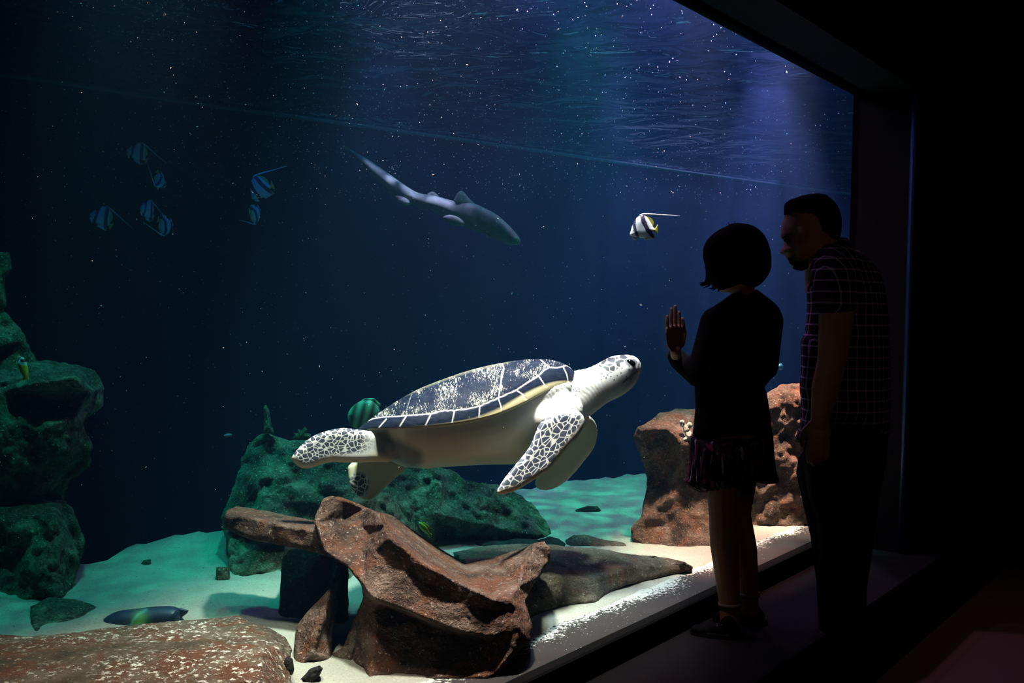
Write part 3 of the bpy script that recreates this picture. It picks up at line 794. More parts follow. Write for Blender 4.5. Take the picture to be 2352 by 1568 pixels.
# body
def loft():
    st = [(842, 978, 1000, 12), (862, 970, 1030, 38), (890, 952, 1056, 80), (930, 925, 1073, 130), (980, 900, 1076, 158), (1040, 880, 1071, 166), (1110, 862, 1067, 168), (1180, 850, 1066, 164), (1230, 846, 1055, 150), (1275, 850, 1030, 125), (1305, 858, 990, 95), (1325, 872, 955, 55)]
    V, F, n = [], [], 36
    for x, y0, y1, w in st:
        yc = np.interp(x, [p[0] for p in RIM], [p[1] for p in RIM]) + 7
        w = min(w, .93 * np.interp(x, rg[:, 0], WD))
        for j in range(n):
            a = 2 * PI * j / n; c, s = math.cos(a), math.sin(a)
            yy = yc + ((y1 - yc) * s ** .92 if s > 0 else (yc - y0) * .85 * s)
            V.append(TP(x, yy, w * np.sign(c) * abs(c) ** (.75 if s > 0 else 1.0)))
    for i in range(len(st) - 1):
        for j in range(n): F.append((i * n + j, i * n + (j + 1) % n, (i + 1) * n + (j + 1) % n, (i + 1) * n + j))
    F.append(tuple(range(n - 1, -1, -1))); F.append(tuple((len(st) - 1) * n + j for j in range(n)))
    return np.array(V), F


def tc(pts): return [(a, b, float(tdep(a) + w * TS)) for a, b, w in pts]
NECK = [(1290, 862), (1320, 850), (1345, 847), (1366, 838), (1386, 827), (1402, 818), (1425, 814), (1448, 814), (1464, 820), (1473, 834), (1474, 850), (1468, 864), (1461, 882), (1442, 900), (1420, 914), (1396, 924), (1374, 941), (1354, 957), (1330, 968), (1290, 975), (1265, 930)]
FF = [(1233, 981), (1245, 964), (1282, 947), (1313, 940), (1333, 945), (1344, 959), (1342, 981), (1330, 1003), (1306, 1027), (1270, 1071), (1264, 1080), (1245, 1091), (1197, 1122), (1170, 1134), (1146, 1137), (1138, 1130), (1144, 1117), (1161, 1093), (1185, 1064), (1214, 1030), (1228, 998)]
FF2 = [(1300, 960), (1335, 955), (1352, 952), (1367, 964), (1374, 985), (1372, 1010), (1364, 1032), (1345, 1056), (1318, 1090), (1290, 1115), (1262, 1127), (1235, 1125), (1226, 1112), (1235, 1085), (1262, 1050), (1285, 1000)]
RF = [(816, 984), (783, 981), (750, 988), (724, 997), (695, 1017), (668, 1048), (669, 1058), (691, 1077), (714, 1076), (755, 1061), (793, 1063), (831, 1063), (865, 1061), (900, 1062), (930, 1040), (900, 1000), (860, 990)]
RF2 = [(798, 1062), (797, 1091), (803, 1119), (819, 1142), (839, 1152), (859, 1147), (882, 1124), (910, 1096), (940, 1078), (930, 1050), (860, 1040)]
parts = [loft(),
         relief(NECK, tc([(1290, 900, 0), (1474, 840, 0)]), .062, .062, 46, 5, (0, 1, 1), 0, 1),
         relief(FF, tc([(1330, 950, -118), (1300, 990, -132), (1233, 985, -150), (1140, 1130, -195)]), .016, .016, 16, 4, (0, 1, 1), 0, 1),
         relief(FF2, tc([(1330, 955, 60), (1374, 985, 90), (1226, 1112, 165)]), .014, .014, 16, 5, (0, 1, 1), 0, 1),
         relief(RF, tc([(668, 1050, -85), (816, 984, -78), (900, 1050, -72)]), .019, .019, 18, 4, (0, 1, 1), 0, 1),
         relief(RF2, tc([(800, 1100, 70), (900, 1080, 60)]), .012, .012, 16, 5, (0, 1, 1), 0, 1),
         ellipsoid(TP(1285, 940, -58), (.075, .062, .058)), ellipsoid(TP(1255, 958, -88), (.06, .055, .05)),
         ellipsoid(TP(1302, 972, -88), (.055, .05, .045)), ellipsoid(TP(1300, 930, 60), (.07, .07, .06)), ellipsoid(TP(1330, 965, 65), (.035, .05, .035)),
         ellipsoid(TP(905, 1022, -60), (.05, .05, .045))]
TO = TP(1090, 960, 0)


def wrinkle(V):
    px, py, d = proj(V)
    k = np.clip((px - 1225) / 60, 0, 1) * np.clip((1400 - px) / 30, 0, 1) * np.clip((970 - py) / 30, 0, 1)
    q = (px - py) * .9; n = fbm(V, 14, 2)
    return .0005 * k * np.sin(q * .55 + 9 * n)


# materials
x = Mt('turtle shell', .6, .08)
ln = x.attr('line'); rc = x.attr('rimc')
vec = x.coord((.055, .16, 1), attr='pc'); n0 = x.noise(1, 5, .6, vec=vec, dist=.5)
vec2 = x.coord((.13, .05, 1), (0, 0, .5), attr='pc'); n1 = x.noise(2.3, 4, .7, vec=vec2, dist=1.6)
c = x.mix(x.rng(n0, .35, .7), (.006, .010, .024), (.020, .031, .052))
vec3 = x.coord((.020, .030, 1), attr='pc')
dens = x.rng(x.noise(1, 2, .5, vec=vec3), .38, .58, .66, .52)
dens = x.math('ADD', dens, x.math('MULTIPLY', x.attr('low'), .18))
spk = x.rng(x.math('SUBTRACT', n1, dens), 0, .03)
c = x.mix(spk, c, (.50, .52, .42)); c = x.mix(x.rng(x.attr('high'), .35, 1.0, 0, .75), c, (.22, .23, .16))
c = x.mix(rc, c, (.72, .66, .38)); c = x.mix(ln, c, (.80, .84, .82)); x.col(c)
x.bump(n1, .15, .002); M_shell = x.m

x = Mt('turtle skin', .55, .4)
cell = x.attr('cell'); mg = x.attr('margin'); sp = x.attr('spot'); bl = x.attr('belly'); hd = x.attr('headcell')
pv = x.coord((1, 1, 1), attr='pc')
base = x.mix(bl, (.86, .86, .80), (.80, .74, .50))
base = x.mix(mg, base, (.78, .64, .34))
e = x.voro(1.0, pv, 'DISTANCE_TO_EDGE', 'Distance', .85)
inner = x.rng(e, .035, .095)
dark = x.mix(x.noise(.9, 3, .6, vec=pv), (.018, .028, .055), (.10, .12, .15))
c = x.mix(x.math('MULTIPLY', inner, cell), base, dark)
e3 = x.voro(1.0, pv, 'DISTANCE_TO_EDGE', 'Distance', .9)
c = x.mix(x.math('MULTIPLY', x.rng(e3, .03, .10), hd), c, (.06, .075, .08))
pt = x.coord((.16, .16, 1), attr='pq')
s_ = x.voro(1.0, pt, 'F1', 'Distance', 1.0)
c = x.mix(x.math('MULTIPLY', x.rng(s_, .30, .20), sp), c, (.10, .11, .14))
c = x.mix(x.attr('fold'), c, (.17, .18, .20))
c = x.mix(x.attr('ink'), c, (.05, .055, .07))
x.col(c); x.bump(x.math('MULTIPLY', e, cell), .25, .004); M_skin = x.m

turtle = fuse('sea_turtle', parts, .0042, M_skin, 3, origin=TO, disp=wrinkle)
tag(turtle, 'green sea turtle swimming right with a dark speckled shell and white neck', 'turtle')
V = np.empty(len(turtle.data.vertices) * 3); turtle.data.vertices.foreach_get('co', V); V = V.reshape(-1, 3) + TO
px, py, d = proj(V); w = (d - tdep(px)) / TS; Pq = np.c_[px, py]
n = len(V); cell = np.zeros(n); mgn = np.zeros(n); pc = np.zeros((n, 3)); spot_ = np.zeros(n); hc = np.zeros(n); ink = np.zeros(n)


def sd(poly): dd = dist_poly(Pq, poly); return np.where(inside(Pq, poly), dd, -dd)


def axes(o, tip, ca, cc):
    a = np.array(tip, float) - o; a /= np.linalg.norm(a); b = np.array([-a[1], a[0]]); r = Pq - o
    return np.c_[(r @ a) / ca, (r @ b) / cc, np.zeros(n)]


s1 = sd(FF); k1 = (s1 > -4) & (w < -30) & (py > 938)
aa = axes((1325, 950), (1150, 1132), 17, 11)
lead = dist_poly(Pq, [(1344, 959), (1342, 981), (1306, 1027), (1264, 1080), (1197, 1122), (1146, 1137)], False)
kk_ = k1 & (py > 945)
pc[kk_] = aa[kk_]; cell[kk_] = np.clip((lead[kk_] - 4) / 10, 0, 1) * np.clip((py[kk_] - 944) / 10, 0, 1) * np.clip((s1[kk_] + 1) / 3, 0, 1)
mgn[kk_] = np.clip(1.3 - lead[kk_] / 12, 0, 1) * .95 * np.clip((py[kk_] - 975) / 50, 0, 1)
s2 = sd(RF); k2 = (s2 > -5) & (px < 880) & (w < 20) & (py < 1085)
aa = axes((850, 1020), (675, 1045), 12, 9)
low_ = dist_poly(Pq, [(669, 1058), (691, 1077), (714, 1076), (755, 1061), (793, 1063), (831, 1063), (865, 1061)], False)
pc[k2] = aa[k2]
cell[k2] = np.clip((low_[k2] - 8 - np.clip((px[k2] - 740) / 7, 0, 20)) / 9, .0, 1) * np.clip((866 - px[k2]) / 40, 0, 1)
mgn[k2] = np.clip(1 - low_[k2] / 16, 0, 1) * .8
k3 = (sd(RF2) > -5) & (py > 1072) & (px < 900) & (w > 20)
pc[k3] = axes((850, 1090), (830, 1150), 14, 12)[k3]; cell[k3] = np.clip((26 - np.hypot(px[k3] - 826, (py[k3] - 1112) * .8)) / 8, 0, 1)
HC = [(1374, 840), (1385, 829), (1402, 818), (1425, 813), (1452, 813), (1443, 822), (1437, 829), (1424, 833), (1424, 842), (1416, 850), (1404, 855), (1396, 853), (1388, 846)]
s4 = sd(HC); k4 = (px > 1370) & (s4 > -3)
pc[k4] = np.c_[(px - 1380) / 17, (py - 815) / 14 + 3.3, np.zeros(n)][k4]; hc[k4] = np.clip((s4[k4] + 2) / 2.5, 0, 1)
sp1 = (px > 1368) & (px < 1452) & (py > 838) & (py < 876) & ~(s4 > -3)
spot_[sp1] = .9
k5 = (px > 1228) & (px < 1342) & (py > 858) & (py < 940) & (w < 40)
r_ = np.hypot((px - 1316) / 20, (py - 905) / 38); spot_[k5] = np.maximum(np.clip(1.5 - r_[k5], 0, 1), np.clip(1 - np.abs(dist_poly(Pq[k5], [(1232, 912), (1262, 897), (1300, 888)], False) - 5) / 5, 0, 1))
pq = np.c_[px, py, np.zeros(n)]
pq[(px > 1368)] *= np.array([.85, .85, 1])
for L, wd in (([(1464, 852), (1452, 862), (1440, 870), (1432, 878)], 1.3), ([(1468, 832), (1466, 842)], 1.6)):  # mouth crease shade drawn into the skin colour
    ink = np.maximum(ink, np.clip(1.4 - dist_poly(Pq, L, False) / wd, 0, .7) * (px > 1400))
eye_ = np.hypot((px - 1450) / 13, (py - 832) / 8.5); ink = np.where(w < 0, np.maximum(ink, np.clip((1.12 - eye_) * 6, 0, .75)), ink)
bel = np.clip((py - np.interp(px, [820, 1140, 1180, 1225, 1300, 1345, 1440], [985, 955, 958, 990, 1000, 950, 890])) / 30, 0, 1) * (cell < .05)
bel[k1] = 0; bel[k2] *= np.clip((px[k2] - 835) / 45, 0, 1)
ctd = np.clip((w - 55) / 30, 0, 1) * (py > 960); bel = np.maximum(bel, ctd * .8)
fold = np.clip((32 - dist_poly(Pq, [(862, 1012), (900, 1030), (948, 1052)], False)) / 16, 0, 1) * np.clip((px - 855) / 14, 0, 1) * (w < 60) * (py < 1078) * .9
for nm, dt in (('fold', fold), ('cell', cell), ('margin', mgn), ('spot', spot_), ('headcell', hc), ('ink', ink), ('belly', bel)): add_attr(turtle, nm, dt)
add_attr(turtle, 'pc', pc, 'FLOAT_VECTOR'); add_attr(turtle, 'pq', pq, 'FLOAT_VECTOR')

car = mesh_obj('carapace', Vc - TO, Fc, M_shell, turtle)
bm = bmesh.new(); bm.from_mesh(car.data); bmesh.ops.recalc_face_normals(bm, faces=bm.faces); bm.to_mesh(car.data); bm.free()
car['label'] = 'dark scuted shell with white seams and pale speckles'
add_attr(car, 'line', np.clip((1.7 - ld) / 1.3, 0, 1) * (fr_ < 1.02)); add_attr(car, 'rimc', rimc)
add_attr(car, 'pc', np.c_[Gf[:, 3], Gf[:, 4], np.zeros(len(Gf))], 'FLOAT_VECTOR')
c_l = dist_poly(Gf[:, 3:5], LINES[0], False); yl = np.interp(Gf[:, 3], [p[0] for p in LINES[0]], [p[1] for p in LINES[0]])
add_attr(car, 'low', (Gf[:, 4] > yl).astype(float)); add_attr(car, 'high', np.clip(1 - fr_ / .10, 0, 1) * np.clip((Gf[:, 3] - 900) / 60, 0, 1) * np.clip((1210 - Gf[:, 3]) / 60, 0, 1))

from mathutils.bvhtree import BVHTree
def hit(o, px, py):
    dg = bpy.context.evaluated_depsgraph_get(); bv = BVHTree.FromObject(o, dg)
    v = W(px, py, 1.0) - CAM; loc = Vector(CAM) - o.location
    r = bv.ray_cast(loc, Vector(v))
    return np.array(r[0] + o.location), np.array(r[1])
pe, ne = hit(turtle, 1450, 832)
V, F = ellipsoid((0, 0, 0), (.0165, .0115, .0105), nu=24, nv=14)
a_ = np.array([math.cos(.42), 0, -math.sin(.42)])
R_ = np.array([a_, ne, np.cross(a_, ne)]); R_[2] /= np.linalg.norm(R_[2])
V = (V @ R_) + pe - ne * .004 - TO
x = Mt('turtle eye', .08, .6); x.col((.008, .007, .006)); M_eye = x.m
mesh_obj('eye', V, F, M_eye, turtle)
# ------------------------------------------------------------------ visitors
def dgl(px, py, b=0.0): return float(np.dot(ong(px, py, b)[0] - CAM, FW))
M_skin_g = plain('warm skin', (.26, .13, .09), .55, .3)
M_knit = plain('black knit', (.006, .006, .007), .95, .03)
x = Mt('dark hair', .9, .02); x.col(x.mix(x.noise(1, 3, vec=x.coord((160, 160, 9))), (.004, .0035, .003), (.012, .009, .008))); M_hair = x.m
M_shoe = plain('black shoe', (.004, .004, .0045), .8, .05)
M_sole = plain('shoe sole', (.008, .008, .009), .9, .1)
M_lace = plain('pale lace', (.08, .08, .08), .9, .1)
M_sock = plain('pale sock edge', (.16, .13, .12), .9, .05)
M_trou = plain('black trousers', (.006, .006, .008), .95, .03)
x = Mt('printed skirt', .9, .05)
n1 = x.noise(1, 2, .5, vec=x.coord((42, 42, 7)), dist=.6); n2 = x.noise(1, 2, .5, vec=x.coord((55, 55, 9), (0, 0, 1)), dist=.4)
c = x.mix(x.rng(n1, .52, .58), (.008, .007, .012), (.14, .02, .045)); c = x.mix(x.rng(n2, .60, .65), c, (.22, .19, .28)); x.col(c); M_skirt = x.m
# plaid shirt: crossing pale lines on dark plum cloth
x = Mt('plaid shirt', .85, .08)
vec = x.coord((1, 1, 1)); sp_ = x.N.new('ShaderNodeSeparateXYZ'); x.link(vec, sp_.inputs[0])
ax = x.math('ADD', sp_.outputs[0], x.math('MULTIPLY', sp_.outputs[1], .8))
def stripe(v, per, w_):
    f = x.math('FRACT', x.math('DIVIDE', v, per)); return x.math('LESS_THAN', x.math('ABSOLUTE', x.math('SUBTRACT', f, .5)), w_)
v1, h1 = stripe(ax, .033, .075), stripe(sp_.outputs[2], .033, .075)
v2, h2 = stripe(x.math('ADD', ax, .0165), .066, .22), stripe(x.math('ADD', sp_.outputs[2], .0165), .066, .22)
c = x.mix(x.math('MULTIPLY', v2, .5), (.012, .010, .022), (.06, .010, .025)); c = x.mix(x.math('MULTIPLY', h2, .5), c, (.02, .012, .05))
c = x.mix(x.math('MULTIPLY', x.math('ADD', v1, h1), .42), c, (.62, .52, .75)); x.col(c); x.bump(x.noise(20, 3), .3, .01); M_plaid = x.m


def C(px, py, d): return W(px, py, d)
def R2(pts, d, tf, tb, R, step=6, **k):
    return relief(pts, d, tf, tb, R, step, k.pop('nz', (0, 1, 1)), k.pop('en', 0), k.pop('sm', 1), **k)


def shoe(parent, heel, toe, mat, L):
    heel, toe = np.array(heel), np.array(toe); d = (toe - heel); d[2] = 0; d /= np.linalg.norm(d); up = np.array([0, 0, 1.0]); sd_ = np.cross(d, up)
    V = lambda a, b, c: heel + d * a * L + sd_ * b * L + up * c * L
    Mx = np.array([d, sd_, up])
    ps = [ellipsoid(V(.12, 0, .15), np.array([.16, .145, .16]) * L, Mx), ellipsoid(V(.42, 0, .13), np.array([.30, .15, .13]) * L, Mx), ellipsoid(V(.76, 0, .10), np.array([.22, .17, .10]) * L, Mx), ellipsoid(V(.22, 0, .27), np.array([.16, .13, .17]) * L, Mx)]
    s = fuse('shoe', ps, L * .03, mat, 3, parent)
    s.matrix_parent_inverse = parent.matrix_world.inverted() if False else Matrix.Identity(4)
    pts = []
    for k in range(28):
        a = 2 * PI * k / 28; pts.append((.45 + .54 * math.cos(a), .175 * math.sin(a) * (1 + .12 * math.cos(a))))
    sv = [V(a, b, .0) for a, b in pts] + [V(a, b, .085) for a, b in pts]
    sf = [tuple(range(27, -1, -1)), tuple(range(28, 56))] + [(i, (i + 1) % 28, 28 + (i + 1) % 28, 28 + i) for i in range(28)]
    so = mesh_obj('sole', sv, sf, M_sole, s, smooth=False)
    lc = []
    for k in range(4):
        a = .34 + .09 * k; lc.append(tube([V(a, -.10, .265 - .035 * k), V(a + .02, 0, .285 - .035 * k), V(a, .10, .265 - .035 * k)], L * .011, 6))
    Vv, Ff = join(lc); mesh_obj('lace', Vv, Ff, M_lace, s)
    return s


def rebase(root, origin):
    """put a person's origin on the ground between the feet without moving anything"""
    origin = Vector(origin)
    me = root.data; me.transform(Matrix.Translation(-origin)); root.location = origin
    for ch in root.children: ch.location = Vector(ch.location) - origin


# ---- child
gd = 3.07
hw = lambda px, py, o=-.014: W(px, py, dgl(px, py) + o)
palm = [relief([(1543, 812), (1532, 797), (1529, 778), (1528, 757), (1531, 748), (1565, 745), (1571, 757), (1573, 770), (1570, 790), (1564, 806)],
               [(a, b, dgl(a, b) - .016) for a, b in ((1528, 757), (1573, 757), (1545, 812), (1566, 800))], .010, .010, 9, 3, (0, 1, 1), 0, 1)]
fing = []
for base, mid_, tip, r in (((1533, 762), (1532, 740), (1532.5, 726), .0058), ((1542, 758), (1541.5, 728), (1542, 709), .0062), ((1551, 757), (1551, 724), (1551, 703), .0065), ((1560, 758), (1560, 734), (1559.5, 717), .0063)):
    fing += chain([hw(*base, -.015), hw(*mid_, -.013), hw(*tip, -.011)], [r * 1.1, r, r * .85])
fing += chain([hw(1566, 790, -.018), hw(1571, 765, -.018), hw(1568, 745, -.014), hw(1567, 732, -.012)], [.0095, .0085, .0075, .0062])
gp = palm + fing + chain([hw(1552, 805, -.02), W(1553, 818, gd + .015), W(1575, 838, gd - .01)], [.015, .017, .020]) + \
    [ellipsoid(C(1692, 600, gd), (.082, .085, .100)), ellipsoid(C(1672, 640, gd + .03), (.045, .045, .042)), ellipsoid(C(1664, 660, gd + .045), (.019, .02, .017)),
     ellipsoid(C(1640, 620, gd + .075), (.012, .014, .012))] + \
    chain([C(1705, 640, gd), C(1708, 690, gd), C(1705, 740, gd)], [.036, .036, .06]) + \
    [R2([(1640, 720), (1660, 700), (1750, 700), (1775, 720), (1770, 800), (1745, 900), (1765, 1000), (1770, 1080), (1600, 1080), (1605, 1000), (1620, 900), (1625, 800)], gd, .065, .06, 50, 8)] + \
    chain([C(1662, 1080, gd - .02), C(1663, 1180, gd - .025), C(1664, 1250, gd - .02), C(1675, 1380, gd - .02), C(1677, 1430, gd - .02)], [.054, .046, .044, .032, .030]) + \
    chain([C(1702, 1080, gd + .07), C(1692, 1180, gd + .07), C(1706, 1262, gd + .06), C(1718, 1345, gd + .05), C(1720, 1400, gd + .05)], [.054, .044, .045, .033, .030]) + \
    chain([C(1765, 735, gd), C(1768, 840, gd + .02), C(1700, 850, gd + .14)], [.034, .028, .022])
girl = fuse('person', gp, .0034, M_skin_g, 2)
tag(girl, 'child with bobbed dark hair, black top and patterned skirt, palm on the glass', 'person')
HAIR = [(1671, 518), (1679, 513), (1699, 511), (1726, 516), (1745, 527), (1760, 545), (1769, 567), (1772, 597), (1771, 619), (1763, 635), (1751, 650), (1739, 658), (1722, 663), (1690, 664), (1660, 666), (1650, 665), (1641, 658), (1630, 651), (1619, 657), (1609, 657), (1606, 652), (1615, 650), (1621, 640), (1620, 612), (1616, 597), (1613, 579), (1620, 555), (1635, 538), (1653, 526)]
x_, f_ = relief(HAIR, gd, .105, .095, 72, 4, (.002, 60, 2), .6, 1, 3)
tips = [tube([W(a, b, gd), W(a - 4, b + 8, gd - .005), W(c, e_, gd - .01)], [.004, .003, .0006], 6) for a, b, c, e_ in ((1624, 640, 1606, 650), (1626, 645, 1609, 656), (1632, 648, 1615, 661), (1640, 655, 1628, 662), (1646, 655, 1637, 667), (1684, 516, 1672, 510), (1700, 514, 1686, 508), (1655, 658, 1649, 670))]
V, F = join([(x_, f_)] + tips); mesh_obj('hair', V, F, M_hair, girl)
SW = [(1739, 664), (1756, 677), (1776, 692), (1791, 708), (1797, 726), (1799, 750), (1793, 787), (1789, 827), (1782, 855), (1766, 877), (1756, 888), (1762, 905), (1768, 940), (1773, 985), (1777, 1012), (1740, 1016), (1650, 1020), (1588, 1016), (1593, 975), (1597, 936), (1595, 889), (1606, 860), (1609, 833), (1612, 787), (1615, 754), (1620, 723), (1629, 709), (1653, 694), (1676, 677), (1690, 668), (1715, 672)]
Vs = [R2(SW, gd, .095, .085, 62, 5, nz=(.004, 14, 3), sm=0)] + chain([C(1642, 738, gd + .0), C(1603, 862, gd - .04), C(1560, 828, gd + .01), C(1553, 818, gd + .015)], [.045, .036, .030, .028]) + \
    chain([C(1768, 735, gd), C(1760, 845, gd + .0), C(1725, 850, gd + .12)], [.042, .036, .03])
fuse('sweater', Vs, .0045, M_knit, 1, girl)
SK = [(1586, 1000), (1640, 996), (1740, 994), (1776, 998), (1779, 1040), (1782, 1075), (1786, 1092), (1790, 1101), (1785, 1110), (1760, 1112), (1736, 1108), (1728, 1118), (1690, 1128), (1650, 1133), (1606, 1130), (1584, 1119), (1569, 1105), (1577, 1097), (1582, 1063)]
V, F = relief(SK, gd, .115, .10, 60, 4, (0, 1, 1), 1, 0, 4)
px_, py_, d_ = proj(V); V = V - FW * ((.010 * np.sin(px_ * .42 + 1.5 * np.sin(px_ * .13)) * np.clip((py_ - 1000) / 80, 0, 1) * np.clip(dist_poly(np.c_[px_, py_], SK) / 10, 0, 1)))[:, None]
mesh_obj('skirt', V, F, M_skirt, girl)
zf = .29
def onzd(px, d, z):
    P = W(px, 1450, d); P[2] = z; return P
for (hx, hd), (tx, td_) in (((1698, 2.99), (1598, 3.03)), ((1752, 3.14), (1650, 3.16))):
    h_, t_ = onzd(hx, hd, zf + .001), onzd(tx, td_, zf + .001)
    shoe(girl, h_, t_, M_shoe, np.linalg.norm(t_ - h_) * 1.15)
for (cx, cyy, dd, r) in ((1676, 1388, gd - .02, .034), (1719, 1364, gd + .05, .034)):
    V, F = tube([C(cx, cyy - 5, dd), C(cx, cyy + 4, dd)], [r * 1.03, r * 1.03], 24, True); mesh_obj('sock', V, F, M_sock, girl)
rebase(girl, onzd(1690, 3.07, zf))

# ---- man
md = 3.13
HD = [(1815, 462), (1840, 452), (1880, 448), (1908, 458), (1926, 485), (1930, 515), (1927, 545), (1925, 600), (1905, 640), (1862, 640), (1856, 616), (1841, 620), (1830, 619), (1821, 616), (1818, 610), (1812, 604), (1809, 598), (1805, 592), (1804, 587), (1798, 586), (1792, 582), (1791.5, 577), (1795, 570), (1800, 559), (1801.5, 553), (1798, 551), (1793, 547), (1791.5, 541), (1794, 530), (1795, 518), (1799, 507), (1802, 494), (1803, 475)]
ear = [ellipsoid(W(1846, 533, md - .083), np.array([.013, .006, .022]), None), ellipsoid(W(1843, 548, md - .081), np.array([.007, .005, .010]))]
def hand(w0, dirn, fwd, L, side=1):
    """relaxed hanging hand: w0 wrist, dirn fingers' direction, fwd thumb side"""
    dirn = np.array(dirn, float); dirn /= np.linalg.norm(dirn); fwd = np.array(fwd, float); fwd -= dirn * (fwd @ dirn); fwd /= np.linalg.norm(fwd); nrm = np.cross(dirn, fwd) * side
    P = lambda a, b, c: w0 + (dirn * a + fwd * b + nrm * c) * L
    Mx = np.array([fwd, nrm, dirn])
    o = [ellipsoid(P(.24, 0, 0), np.array([.20, .085, .27]) * L, Mx)]
    for k, (b, ln) in enumerate(((.155, .42), (.055, .47), (-.045, .44), (-.14, .35))):
        o += chain([P(.42, b, 0), P(.42 + ln * .45, b * 1.05, .03), P(.42 + ln * .75, b, .09), P(.42 + ln * .95, b * .95, .17)], [.052 * L, .048 * L, .044 * L, .038 * L])
    o += chain([P(.10, .12, .02), P(.26, .25, .06), P(.40, .28, .10), P(.52, .27, .13)], [.075 * L, .062 * L, .052 * L, .044 * L])
    return o
mp_ = [relief(HD, md, .078, .078, 52, 4, (0, 1, 1), 0, 0)] + ear + chain([C(1893, 590, md), C(1905, 660, md)], [.062, .075]) + \
    [R2([(1880, 620), (1950, 590), (2005, 640), (2025, 800), (2020, 1000), (2000, 1060), (1880, 1060), (1870, 1000), (1865, 800), (1865, 680)], md + .02, .10, .11, 60, 9)] + \
    chain([C(1925, 650, md - .14), C(1920, 740, md - .17), C(1911, 830, md - .165), C(1896, 890, md - .16), C(1884, 965, md - .14)], [.058, .050, .043, .041, .028]) + \
    hand(C(1884, 962, md - .14), C(1878, 1060, md - .12) - C(1884, 962, md - .14), (-1, .3, 0), .175) + \
    chain([C(1930, 640, md + .15), C(1925, 820, md + .19), C(1925, 960, md + .17)], [.055, .043, .03]) + \
    hand(C(1925, 955, md + .17), (-.05, 0, -1), (-1, .3, 0), .175, -1)
def leg(xs, rr): return chain([W(a, b, c) for a, b, c in xs], rr)
near_leg = [(1945, 1100, md - .05), (1940, 1240, md - .06), (1932, 1330, md - .05), (1935, 1600, md - .02)]
far_leg = [(1905, 1100, md + .11), (1918, 1230, md + .10), (1926, 1330, md + .10), (1933, 1560, md + .10)]
mp_ += leg(near_leg, [.074, .056, .052, .042]) + leg(far_leg, [.070, .054, .050, .042])
man = fuse('person', mp_, .0048, plain('tanned skin', (.40, .21, .15), .55, .3), 2)
tag(man, 'bearded man in a short sleeved plaid shirt leaning towards the glass behind the child', 'person')
HR = [(1801, 494), (1801, 474), (1804, 466), (1815, 457), (1830, 453), (1841, 449), (1863, 445), (1880, 444), (1898, 447), (1911, 456), (1922, 468), (1929, 483), (1933, 498), (1934, 512), (1932, 533), (1929, 550), (1915, 560), (1890, 556), (1868, 552), (1860, 530), (1856, 516), (1846, 514), (1838, 524), (1834, 545), (1829, 545), (1827, 520), (1816, 500), (1808, 500)]
V, F = relief(HR, md, .086, .084, 50, 4, (.003, 50, 2), 1, 0, 6); mesh_obj('hair', V, F, M_hair, man)
BD = [(1806, 592), (1810, 600), (1813, 606), (1820, 612), (1822, 618), (1831, 621), (1842, 622), (1857, 617), (1868, 600), (1868, 575), (1858, 553), (1852, 556), (1850, 575), (1838, 590), (1822, 590), (1812, 587)]
V, F = relief(BD, md, .070, .070, 22, 3, (.002, 60, 2), 1, 0, 8); mesh_obj('beard', V, F, M_hair, man)
V, F = relief([(1796, 545), (1803, 540), (1813, 541), (1815, 545), (1804, 545), (1798, 549)], md - .045, .008, .02, 4, 2, (0, 1, 1)); mesh_obj('eyebrow', V, F, M_hair, man)
V, F = ellipsoid(W(1806, 552, md - .042), (.008, .008, .006)); mesh_obj('eye', V, F, plain('dark eye', (.02, .015, .012), .2, .5), man)
SH = [(1929, 548), (1945, 546), (1951, 553), (1955, 566), (1972, 575), (1997, 590), (2017, 615), (2032, 650), (2041, 720), (2045, 800), (2047, 900), (2045, 980), (2041, 1008), (1990, 1012), (1920, 1016), (1870, 1020), (1846, 1018), (1823, 1014), (1837, 975), (1840, 936), (1836, 890), (1839, 848), (1839, 818), (1840, 778), (1849, 763), (1852, 726), (1853, 695), (1852, 659), (1861, 640), (1859, 625), (1857, 612), (1880, 590), (1905, 570)]
Vs = [R2(SH, md + .01, .135, .14, 75, 5, nz=(.008, 9, 3), sm=0)] + chain([C(1920, 612, md - .10), C(1921, 640, md - .145), C(1919, 665, md - .158), C(1918, 690, md - .165)], [.074, .072, .067, .064]) + \
    chain([C(1925, 615, md + .12), C(1930, 700, md + .16)], [.075, .068])
fuse('shirt', Vs, .0055, M_plaid, 1, man)
V, F = relief([(1856, 612), (1880, 585), (1905, 562), (1929, 545), (1946, 545), (1953, 556), (1955, 572), (1930, 585), (1900, 605), (1880, 625), (1866, 640)], md, .098, .09, 30, 4, (.002, 30, 2), .5, 0, 4); mesh_obj('collar', V, F, M_plaid, man)
tr_ = [R2([(1843, 985), (2043, 980), (2035, 1080), (2010, 1160), (1985, 1200), (1880, 1200), (1862, 1165), (1848, 1100)], md + .03, .125, .13, 60, 8)] + leg([(1950, 1050, md - .05), (1942, 1240, md - .06), (1934, 1340, md - .05), (1936, 1600, md - .02)], [.105, .083, .075, .064]) + \
    leg([(1900, 1080, md + .11), (1916, 1230, md + .10), (1925, 1330, md + .10), (1933, 1560, md + .10)], [.10, .075, .07, .062])
fuse('trousers', tr_, .007, M_trou, 2, man)
for ax_, dd in ((1934, md - .03), (1925, md + .10)):
    a_h = W(ax_ + 40, 1600, dd); a_h[2] = .001; a_t = W(ax_ - 130, 1600, dd + .0); a_t[2] = .001; dv = a_t - a_h; dv /= np.linalg.norm(dv)
    shoe(man, a_h, a_h + dv * .28, M_shoe, .29)
o_ = W(1930, 1600, md + .03); o_[2] = 0; rebase(man, o_)
